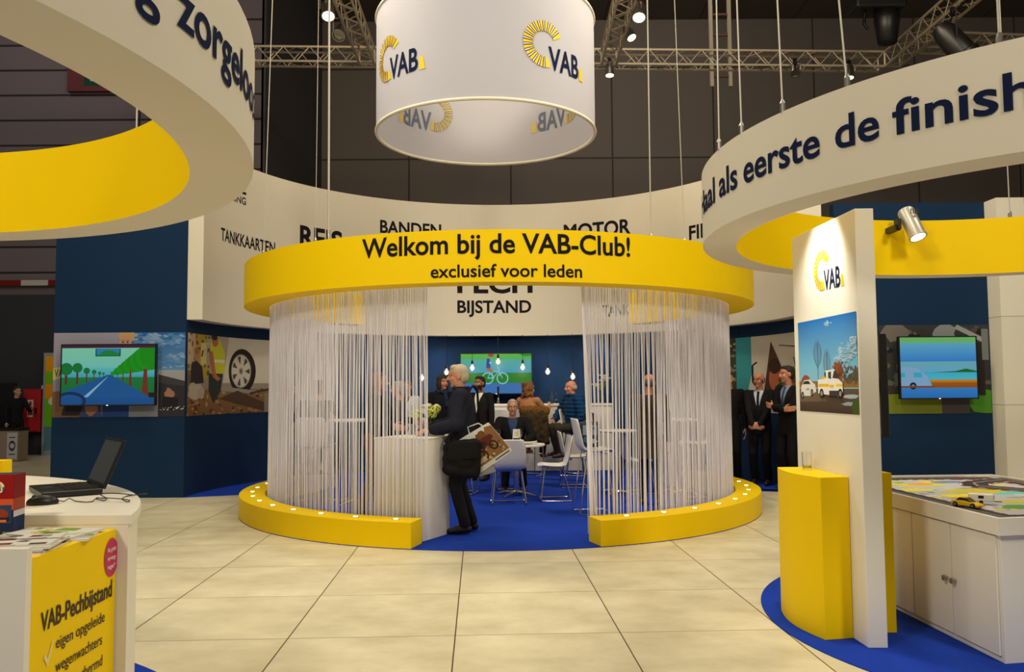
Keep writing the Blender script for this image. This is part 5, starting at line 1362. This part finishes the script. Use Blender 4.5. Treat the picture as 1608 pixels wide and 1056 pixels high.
    def cls(c, n):
        q = Mi @ (c - hc) / s
        if q.y < -.055 and abs(q.z) < .12:
            ex = abs(q.x) - .031
            if abs(q.z - .004) < .0075 and abs(ex) < .015: return 1 if abs(ex) < .0065 else 2
            if .022 < q.z < .029 and .014 < abs(q.x) < .046: return 4
            if abs(q.z + .060) < .0075 and abs(q.x) < .024 and q.y < -.07: return 3
            if beard and q.z < -.042 and not (abs(q.z + .06) < .0075 and abs(q.x) < .024): return 4
        if beard and q.z < -.03 and q.z > -.14 and abs(q.x) > .03 and q.y < .0: return 4
        return 0
    put('body', me, [SK, eye, white, lip, HR], t, cls)
    # ---- hair
    if hair:
        h = MB(); EH = lambda c, r: h.ellipsoid(Hd(*c), tuple(v * s for v in r), M=Mh, seg=18, rings=12)
        if hair == 'short':
            EH((0, .026, .044), (.079, .090, .083)); EH((0, .055, .0), (.074, .062, .085)); EH((0, -.03, .088), (.06, .05, .036))
        elif hair == 'ring':
            EH((0, .058, -.002), (.077, .060, .062)); EH((.058, .02, -.002), (.022, .04, .042)); EH((-.058, .02, -.002), (.022, .04, .042))
        elif hair == 'crop':
            EH((0, .026, .040), (.0795, .089, .087)); EH((0, .055, -.01), (.075, .060, .075)); EH((0, -.03, .088), (.055, .045, .032))
        elif hair == 'long':
            EH((0, .024, .042), (.084, .094, .088)); EH((.068, .03, -.05), (.032, .055, .12)); EH((-.068, .03, -.05), (.032, .055, .12)); EH((0, .07, -.06), (.082, .045, .14))
        elif hair == 'curly':
            rr = random.Random(5)
            EH((0, .04, .03), (.094, .094, .094))
            for k in range(38):
                a, z = rr.uniform(0, 2 * PI), rr.uniform(-.15, .1); q = (.085 * math.cos(a), .055 + .075 * math.sin(a), z)
                if q[1] > -.005 or z > .06: EH(q, (.036, .036, .042))
        elif hair == 'bob':
            EH((0, .024, .040), (.086, .096, .090)); EH((.066, .012, -.045), (.03, .06, .085)); EH((-.066, .012, -.045), (.03, .06, .085)); EH((0, .06, -.04), (.084, .05, .10)); EH((0, -.045, .07), (.06, .045, .03))
        put('hair', remesh(h, .009, 1, noise=.006 if hair == 'curly' else .002, nscale=60), [HR], t)
    # ---- clothes
    CO = cloth(coat_name + '_%d_%d_%d' % coat_rgb, coat_rgb); g = .02 + coat_puff
    c = MB()
    prof = [(.2, .158, .117, -.006), (.34, .172, .116, 0), (.42, .165, .10, .006), (.47, .115, .078, .012), (.505, .066, .062, .012)]
    low = [(coat_hem, .150 + (.02 if coat_hem < -.2 else 0), .112, 0), (-.04, .160, .116, 0), (.08, .150, .112, 0)] if coat_hem < -.06 else [(coat_hem, .15, .112, 0), (.08, .148, .11, 0)]
    if collar_up: prof.append((.555, .070, .068, .014))
    loft(c, [(U(0, y, z), ax, bk, (rx + coat_puff) * s * bulk, (ry + coat_puff) * s) for z, rx, ry, y in low + prof])
    for sh, e, w in ((shl, le_, lw_), (shr, re_, rw_)):
        c.capsule(U(0, .01, .43), sh, .075 * s, (.064 + coat_puff) * s); c.capsule(sh, e, (.064 + coat_puff) * s, (.055 + coat_puff) * s)
        cw_ = e + (w - e) * .95; c.capsule(e, cw_, (.054 + coat_puff) * s, (.041 + coat_puff * .6) * s)
    mj = remesh(c, .0075 if shirt_rgb else (.010 if voxel < .01 else .014), 3, noise=.006 if quilt else .004, nscale=24 if quilt else 12, seed=len(label))
    if quilt:
        displace(mj, lambda q: .016 * abs(math.sin((q.z * 15 + .25 * abs(q.x)) * PI)) - .006)
    mats = [CO]; SH = None
    if shirt_rgb: SH = cloth('shirt_%d_%d_%d' % shirt_rgb, shirt_rgb, .1)
    TI = cloth('tie_%d_%d_%d' % tie_rgb, tie_rgb, .1) if tie_rgb else None
    bi = Matrix((ax, bk, up)).inverted().transposed() if False else None
    def local(cn):
        d = cn - pel; return d.dot(ax) / s, d.dot(bk) / s, d.dot(up) / s
    groups = {0: [], 1: [], 2: []}
    if SH or TI:
        for p in mj.polygons:
            x, y, z = local(p.center); k = 0
            if -.15 < y < -.02 and .18 < z < .54:
                wv = .072 * max(0, (z - .18)) / .30
                if TI and abs(x) < .017 + .008 * max(0, .42 - z) * 4 and abs(x) < wv and z < .49: k = 2
                elif abs(x) < wv: k = 1
            groups[k].append(p.index)
        def sub(idx):
            vs, mp, fs = [], {}, []
            for i in idx:
                f = []
                for v in mj.polygons[i].vertices:
                    if v not in mp: mp[v] = len(vs); vs.append(tuple(mj.vertices[v].co))
                    f.append(mp[v])
                fs.append(f)
            m_ = bpy.data.meshes.new('cloth'); m_.from_pydata(vs, [], fs); return m_
        put(coat_name, sub(groups[0]), [CO], t)
        if groups[1]: put('shirt', sub(groups[1]), [SH if SH else CO], t)
        if groups[2]: put('tie', sub(groups[2]), [TI], t)
    else: put(coat_name, mj, [CO], t)
    LG = cloth('trousers_%d_%d_%d' % leg_rgb, leg_rgb)
    q = MB(); q.ellipsoid(pel + up * .01 * s, (.158 * s * bulk, .112 * s, .115 * s), seg=18, rings=12)
    for h, k, a in ((hl, lk_, la_), (hr, rk_, ra_)):
        q.capsule(h, k, .094 * s, .070 * s); q.capsule(k, a + (k - a) * .04, .069 * s, .060 * s)
    put('trousers', remesh(q, .012, 3, noise=.005, nscale=13), [LG], t)
    SHO = mat('shoe_leather_%d_%d_%d' % shoe_rgb, shoe_rgb, .4)
    for a in (la_, ra_):
        f = MB(); d = Vector(toe).normalized(); z0 = a + Vector((0, 0, -.045 * s))
        f.capsule(a - d * .025 * s + Vector((0, 0, -.035 * s)), a + d * .06 * s + Vector((0, 0, -.038 * s)), .043 * s, .041 * s)
        f.capsule(a + d * .05 * s + Vector((0, 0, -.045 * s)), a + d * .165 * s + Vector((0, 0, -.054 * s)), .040 * s, .030 * s); f.capsule(a, a + Vector((0, 0, .02)), .046 * s, .044 * s)
        put('shoe', remesh(f, .010, 2), [SHO], t)
    if scarf_rgb:
        m_ = MB(); n_ = 20
        m_.tube([U(.085 * math.cos(2 * PI * k / n_), .012 + .085 * math.sin(2 * PI * k / n_), .515 + .01 * math.sin(3 * k)) for k in range(n_)], .034 * s, 10, closed=True)
        m_.capsule(U(.02, -.09, .5), U(.03, -.13, .3), .035 * s, .04 * s)
        put('scarf', remesh(m_, .012, 2, noise=.01, nscale=20), [cloth('scarf_%d_%d_%d' % scarf_rgb, scarf_rgb)], t)
    if glasses:
        m_ = MB()
        for sx in (-1, 1):
            m_.tube([Hd(sx * .032 + .024 * math.cos(2 * PI * k / 14), -.104, .003 + .017 * math.sin(2 * PI * k / 14)) for k in range(14)], .0026 * s, 6, closed=True)
            m_.tube([Hd(sx * .056, -.102, .008), Hd(sx * .078, -.06, .010), Hd(sx * .080, .015, .008)], .0025 * s, 6)
        m_.tube([Hd(-.009, -.105, .006), Hd(.009, -.105, .006)], .0025 * s, 6)
        mesh_obj('glasses', m_, BLACK, t)
    if extras: extras(t, U, Hd, s)
    return t
# --- the man with the bags, in profile at the entrance counter
def ex1(t, U, Hd, s):
    st_ = MB(); st_.tube([U(.10, -.10, .30), U(.13, -.06, .44), U(.12, .04, .475), U(.10, .13, .42), U(.05, .155, .3)], .008, 6)
    pt = MB(); pt.tube([U(.235, -.03, .335), U(.245, .01, .33), U(.24, .05, .335)], .010, 6)
    mesh_obj('sleeve_badge', pt, mat('badge_red', (170, 60, 50), .7), t)
human('elderly grey-haired man in a dark jacket standing at the white entrance counter', (-.52, 8.80, Z0), math.radians(-90), H=1.755, lean=3, pel=(0, 0, .955),
      lw=(.20, -.30, 1.075), rw=(-.16, -.34, 1.085), le=(.5, .5, -1), re=(-.5, .5, -1), la=(.10, .03, .088), ra=(-.085, .09, .088), turn=2, nod=3, curl=.5, lhd=(-.2, -1, -.12), rhd=(.2, -1, -.12), lpalm=(-.5, 0, -1), rpalm=(.5, 0, -1),
      skin_rgb=(214, 150, 124), hair='short', hair_rgb=(196, 184, 160), coat_rgb=(30, 32, 46), coat_hem=-.15, coat_puff=.026, leg_rgb=(30, 30, 34), shoe_rgb=(30, 24, 20), collar_up=True, voxel=.0055, extras=ex1, bulk=1.06)
sbg = thing('shoulder_bag', 'black shoulder bag hanging at the hip of the man at the entrance counter', 'bag', (-.52, 8.52, .62 + Z0))
m_ = MB(); m_.capsule((-.13, 0, .06), (.13, .0, .02), .065, .06); m_.capsule((-.12, 0, .30), (.15, 0, .32), .045, .05); m_.ellipsoid((0, 0, .17), (.19, .062, .17))
m_.capsule((-.15, 0, .28), (-.14, 0, .06), .035, .05); m_.capsule((.17, 0, .30), (.15, 0, .05), .035, .05)
put('bag_body', remesh(m_, .011, 3, noise=.012, nscale=14), [cloth('bag_black', (20, 20, 23))], sbg)
mesh_obj('bag_flap', MB().box((.02, -.060, .25), (.30, .016, .17), M=Matrix.Rotation(-.06, 3, 'Y')), cloth('bag_black', (1, 1, 1)), sbg, bevel=.006)
mesh_obj('strap', MB().tube([(-.16, -.03, .33), (-.05, -.045, .52), (.06, .03, .78), (.09, .12, .868), (.11, .24, .90), (.15, .36, .84), (.17, .34, .5), (.20, .15, .36)], .013, 6), cloth('bag_black', (1, 1, 1)), sbg)
cbg = thing('carrier_bag', 'white carrier bag printed with a brown motorcycle picture held behind the man', 'bag', (-.29, 8.60, .895 + Z0))
Mb = Matrix.Rotation(math.radians(-32), 3, 'Y')
P4 = [(-.16, -.20), (.22, -.185), (.17, .19), (-.17, .20)]
def slab(q, th):
    m = MB(); vs = [Mb @ Vector((x, -th, z)) for x, z in q] + [Mb @ Vector((x, th, z)) for x, z in q]
    m.add(vs, [(0, 1, 2, 3), (7, 6, 5, 4), (0, 4, 5, 1), (1, 5, 6, 2), (2, 6, 7, 3), (3, 7, 4, 0)]); return m
mesh_obj('bag_body', slab(P4, .035), mat('bag_white', (206, 206, 204), .5), cbg, bevel=.012)
c = Canvas(); c.rect(0, 0, 1, 1, (214, 214, 212)); c.rect(.0, .12, 1, .5, (150, 128, 96), (176, 156, 120)); c.poly([(0, .5), (.55, .55), (.8, .95), (1, .9), (1, .12), (.0, .12)], (140, 100, 60)); c.specks(.1, .14, .9, .5, [(96, 76, 54), (190, 170, 136), (120, 90, 60)], 40, .03)
c.blob(.55, .78, .16, .14, (120, 76, 40)); c.blob(.62, .62, .2, .12, (96, 44, 34)); c.blob(.45, .55, .14, .1, (60, 36, 30)); c.ring(.32, .32, .13, .14, .04, (40, 34, 32)); c.ring(.72, .42, .12, .13, .04, (44, 36, 34)); c.line([(.32, .32), (.5, .55), (.72, .42)], .05, (70, 40, 34)); c.line([(.45, .6), (.38, .75)], .04, (60, 40, 30)); c.rect(0, 0, 1, .12, (206, 206, 204)); c.rect(.5, .04, .95, .075, (70, 70, 76)); c.rect(.1, .18, .35, .3, (196, 176, 140))
uo = [Mb @ Vector((x, -.0365, z)) for x, z in P4]
c.build('bag_print', lambda a, b, h: tuple((uo[0] * (1 - a) + uo[1] * a) * (1 - b) + (uo[3] * (1 - a) + uo[2] * a) * b + Vector((0, -h, 0))), PRINT, cbg, step=.0003)
m2 = MB().box((.01, .0, -.215), (.18, .06, .13), M=Matrix.Rotation(math.radians(-16), 3, 'Y'))
mesh_obj('lower_pocket', m2, mat('bag_grey', (150, 150, 148), .5), cbg, bevel=.012)
mesh_obj('handle', MB().tube([(-.13, 0, .06), (-.17, .02, .20), (-.06, .03, .24), (.02, 0, .19)], .008, 6), mat('bag_white', (1, 1, 1)), cbg)
# --- the seated man in the middle
SITL = dict(la=(.13, -.42, .088), ra=(-.13, -.40, .088))
human('seated grey-haired man with glasses in a black coat facing the viewer', (.0, 12.56, Z0), math.radians(2), H=1.74, pel=(0, .02, .545), lean=3, lw=(.15, -.36, .70), rw=(-.14, -.36, .70), le=(1, .3, -.6), re=(-1, .3, -.6), curl=.7,
      lpalm=(-.4, 0, -1), rpalm=(.4, 0, -1), lhd=(-.6, -.8, 0), rhd=(.6, -.8, 0), skin_rgb=(204, 142, 116), hair='crop', hair_rgb=(170, 160, 146), coat_rgb=(20, 20, 22), coat_hem=-.1, coat_puff=.012, shirt_rgb=(50, 70, 110), glasses=True, leg_rgb=(22, 24, 34), voxel=.0065, bulk=1.06, **SITL)
# --- bearded man in a suit and woman in a scarf by the bar
human('bearded dark-haired man in a black suit and white shirt before the bar television', (-.52, 13.7, Z0), math.radians(-32), H=1.70, pel=(0, 0, .925), skin_rgb=(150, 100, 76), hair='short', hair_rgb=(24, 20, 18), beard=True, coat_rgb=(24, 22, 22), coat_hem=-.16, shirt_rgb=(226, 224, 220), turn=-6, lw=(.25, -.05, .78), rw=(-.25, -.05, .78))
human('dark-haired woman with a blue scarf behind the man at the entrance counter', (-1.10, 13.2, Z0), math.radians(26), H=1.72, pel=(0, 0, .935), skin_rgb=(190, 128, 100), hair='bob', hair_rgb=(44, 28, 22), coat_rgb=(18, 18, 26), coat_hem=-.28, scarf_rgb=(24, 40, 66), turn=12, lw=(.2, -.2, .82), rw=(-.22, -.05, .80))
# --- two visitors on bar chairs at the bar
human('woman with brown curly hair sitting at the bar with her back to the viewer', (.27, 14.50, Z0), math.radians(152), H=1.68, pel=(0, .02, .84), lean=6, la=(.12, -.20, .43), ra=(-.13, -.28, .36), lw=(.2, -.42, 1.16), rw=(-.2, -.42, 1.16), le=(.4, .5, -1), re=(-.4, .5, -1), turn=-20,
      hair='curly', hair_rgb=(120, 78, 40), coat_rgb=(176, 124, 88), coat_hem=-.05, leg_rgb=(50, 40, 30), shoe_rgb=(150, 84, 40), coat_name='sweater')
fc = thing('fur_coat', 'olive brown fur-trimmed coat hung over the bar chair of the curly-haired woman', 'coat', (.36, 14.18, Z0 + .62))
m_ = MB(); m_.capsule((-.17, 0, .46), (.17, .02, .46), .075, .08); m_.capsule((-.12, -.02, .40), (-.14, 0, .1), .12, .1); m_.capsule((.12, -.02, .40), (.16, 0, .0), .12, .1); m_.capsule((0, -.03, .38), (0, -.02, .05), .11, .1); m_.capsule((.18, 0, .3), (.22, .02, -.04), .07, .05)
put('coat_body', remesh(m_, .014, 2, noise=.02, nscale=16), [cloth('coat_olive', (62, 50, 30), .6)], fc)
m_ = MB(); m_.capsule((-.18, -.03, .50), (.19, -.02, .48), .075, .08); m_.capsule((.19, -.03, .46), (.17, -.06, .28), .06, .04)
put('fur_collar', remesh(m_, .013, 1, noise=.025, nscale=45), [cloth('fur_brown', (110, 74, 36), .9)], fc)
human('grey-haired man in a blue quilted jacket sitting at the bar in profile', (1.08, 14.42, Z0), math.radians(-62), H=1.74, pel=(0, 0, .84), lean=8, la=(.10, -.34, .40), ra=(-.12, -.30, .42), lw=(.16, -.16, .82), rw=(-.2, -.30, .95), le=(1, .5, -.4), re=(-1, .5, -.4), turn=-8, nod=2, skin_rgb=(206, 138, 112), hair='ring', hair_rgb=(176, 168, 158),
      coat_rgb=(14, 58, 100), coat_puff=.03, coat_hem=-.12, quilt=True, collar_up=True, leg_rgb=(58, 50, 44), shoe_rgb=(60, 40, 28), coat_name='quilted_jacket')
# --- the men in suits by the right wall
human('bald man with glasses in a dark suit and tie, hands clasped, by the right mural', (3.77, 12.85, Z0), math.radians(-30), H=1.72, pel=(0, 0, .935), lw=(.045, -.24, .90), rw=(-.045, -.25, .885), le=(1, .3, 0), re=(-1, .3, 0), lhd=(-1, -.2, -.3), rhd=(1, -.2, -.3), lpalm=(0, 1, 0), rpalm=(0, 1, 0), curl=.8,
      skin_rgb=(196, 132, 106), hair='ring', hair_rgb=(56, 42, 34), coat_rgb=(20, 20, 26), coat_hem=-.18, shirt_rgb=(190, 196, 214), tie_rgb=(22, 22, 34), glasses=True, leg_rgb=(18, 18, 22), bulk=1.08, shoe_rgb=(60, 26, 18), voxel=.0075, turn=-14)
human('dark-haired man in a dark suit with folded arms beside the white column', (4.0, 12.2, Z0), math.radians(-62), H=1.80, pel=(0, 0, .98), lw=(-.08, -.22, 1.20), rw=(.10, -.20, 1.16), le=(.9, 0, -1), re=(-.9, 0, -1), lhd=(-1, -.1, .2), rhd=(1, .1, .1), lpalm=(0, 1, 0), rpalm=(0, 1, 0), curl=.7,
      skin_rgb=(196, 134, 108), hair='short', hair_rgb=(36, 26, 22), coat_rgb=(20, 20, 24), coat_hem=-.18, shirt_rgb=(126, 140, 176), tie_rgb=(60, 70, 100), leg_rgb=(18, 18, 22), turn=-22, shoe_rgb=(50, 24, 18), voxel=.0075)
human('man in black mostly hidden behind the right edge of the string curtain', (3.385, 13.15, Z0), math.radians(-20), H=1.74, pel=(0, 0, .945), coat_rgb=(14, 14, 16), coat_hem=-.18, leg_rgb=(14, 14, 16), voxel=.009)
# --- visitors behind the strings on the left
human('man in navy sitting with his back to the viewer behind the left strings', (-2.63, 11.27, Z0), math.radians(168), H=1.76, pel=(0, .02, .83), lean=4, la=(.14, -.30, .40), ra=(-.14, -.30, .40), lw=(.2, -.35, 1.1), rw=(-.2, -.35, 1.1), le=(1, .2, -.6), re=(-1, .2, -.6), hair='short', hair_rgb=(40, 36, 38), coat_rgb=(40, 44, 60), coat_hem=-.1, voxel=.009, bulk=1.06)
human('grey-haired man in grey sitting behind the far left strings', (-3.45, 12.95, Z0), math.radians(62), H=1.72, pel=(0, .0, .83), la=(.12, -.32, .40), ra=(-.12, -.32, .40), lw=(.18, -.3, .95), rw=(-.18, -.3, .95), skin_rgb=(210, 140, 116), hair='crop', hair_rgb=(160, 150, 144), coat_rgb=(96, 92, 96), coat_hem=-.1, voxel=.009)
human('red-haired woman in a dark jacket leaning right behind the left strings', (-1.66, 10.15, Z0), math.radians(78), H=1.72, pel=(0, .02, .93), lean=7, lw=(.2, -.42, 1.1), rw=(-.2, -.30, 1.05), la=(.10, -.08, .088), ra=(-.1, .12, .088), hair='long', hair_rgb=(120, 60, 36), skin_rgb=(214, 148, 122), coat_rgb=(26, 24, 30), coat_hem=-.2, leg_rgb=(110, 72, 50), shoe_rgb=(70, 40, 28), voxel=.008)
human('grey-haired visitor pointing to the left behind the left strings', (-1.62, 12.02, Z0), math.radians(-96), H=1.72, pel=(0, .02, .83), lean=2, la=(.12, -.32, .40), ra=(-.12, -.32, .40), lw=(.10, -.32, 1.16), rw=(-.2, -.25, .95), le=(.8, .2, -1), hair='crop', hair_rgb=(150, 140, 130), skin_rgb=(204, 140, 116), coat_rgb=(70, 66, 72), coat_hem=-.1, voxel=.009)
human('waiter in a white shirt with dark braces behind the left strings near the bar', (-1.78, 14.3, Z0), math.radians(-20), H=1.64, pel=(0, 0, .89), hair='short', hair_rgb=(110, 90, 66), skin_rgb=(204, 140, 114), coat_rgb=(206, 208, 216), coat_hem=-.05, shirt_rgb=(60, 62, 72), leg_rgb=(26, 26, 30), voxel=.009, coat_name='shirt_sleeves')
# --- visitor behind the strings on the right
human('balding man in a brown coat standing with his back turned behind the right strings', (1.74, 10.72, Z0), math.radians(158), H=1.68, pel=(0, 0, .91), hair='ring', hair_rgb=(110, 92, 78), skin_rgb=(212, 140, 104), coat_rgb=(70, 56, 44), coat_hem=-.34, leg_rgb=(30, 28, 30), lw=(.22, -.30, .96), rw=(-.26, .02, .76), turn=18, nod=6, voxel=.008, bulk=1.1)
# --- somebody in the hall beyond
human('person in dark clothes standing by the dark doorway at the far left of the hall', (-11.25, 19.1, 0), math.radians(60), H=1.62, pel=(0, 0, .88), coat_rgb=(24, 24, 32), leg_rgb=(18, 18, 24), voxel=.011, lw=(.18, -.3, 1.1), le=(.6, .4, -1))
human('person in a brown coat at the left picture edge standing in the hall', (-11.75, 18.7, 0), math.radians(120), H=1.60, pel=(0, 0, .868), coat_rgb=(44, 34, 32), leg_rgb=(20, 18, 22), voxel=.011)

bpy.data.scenes.remove(WORK)
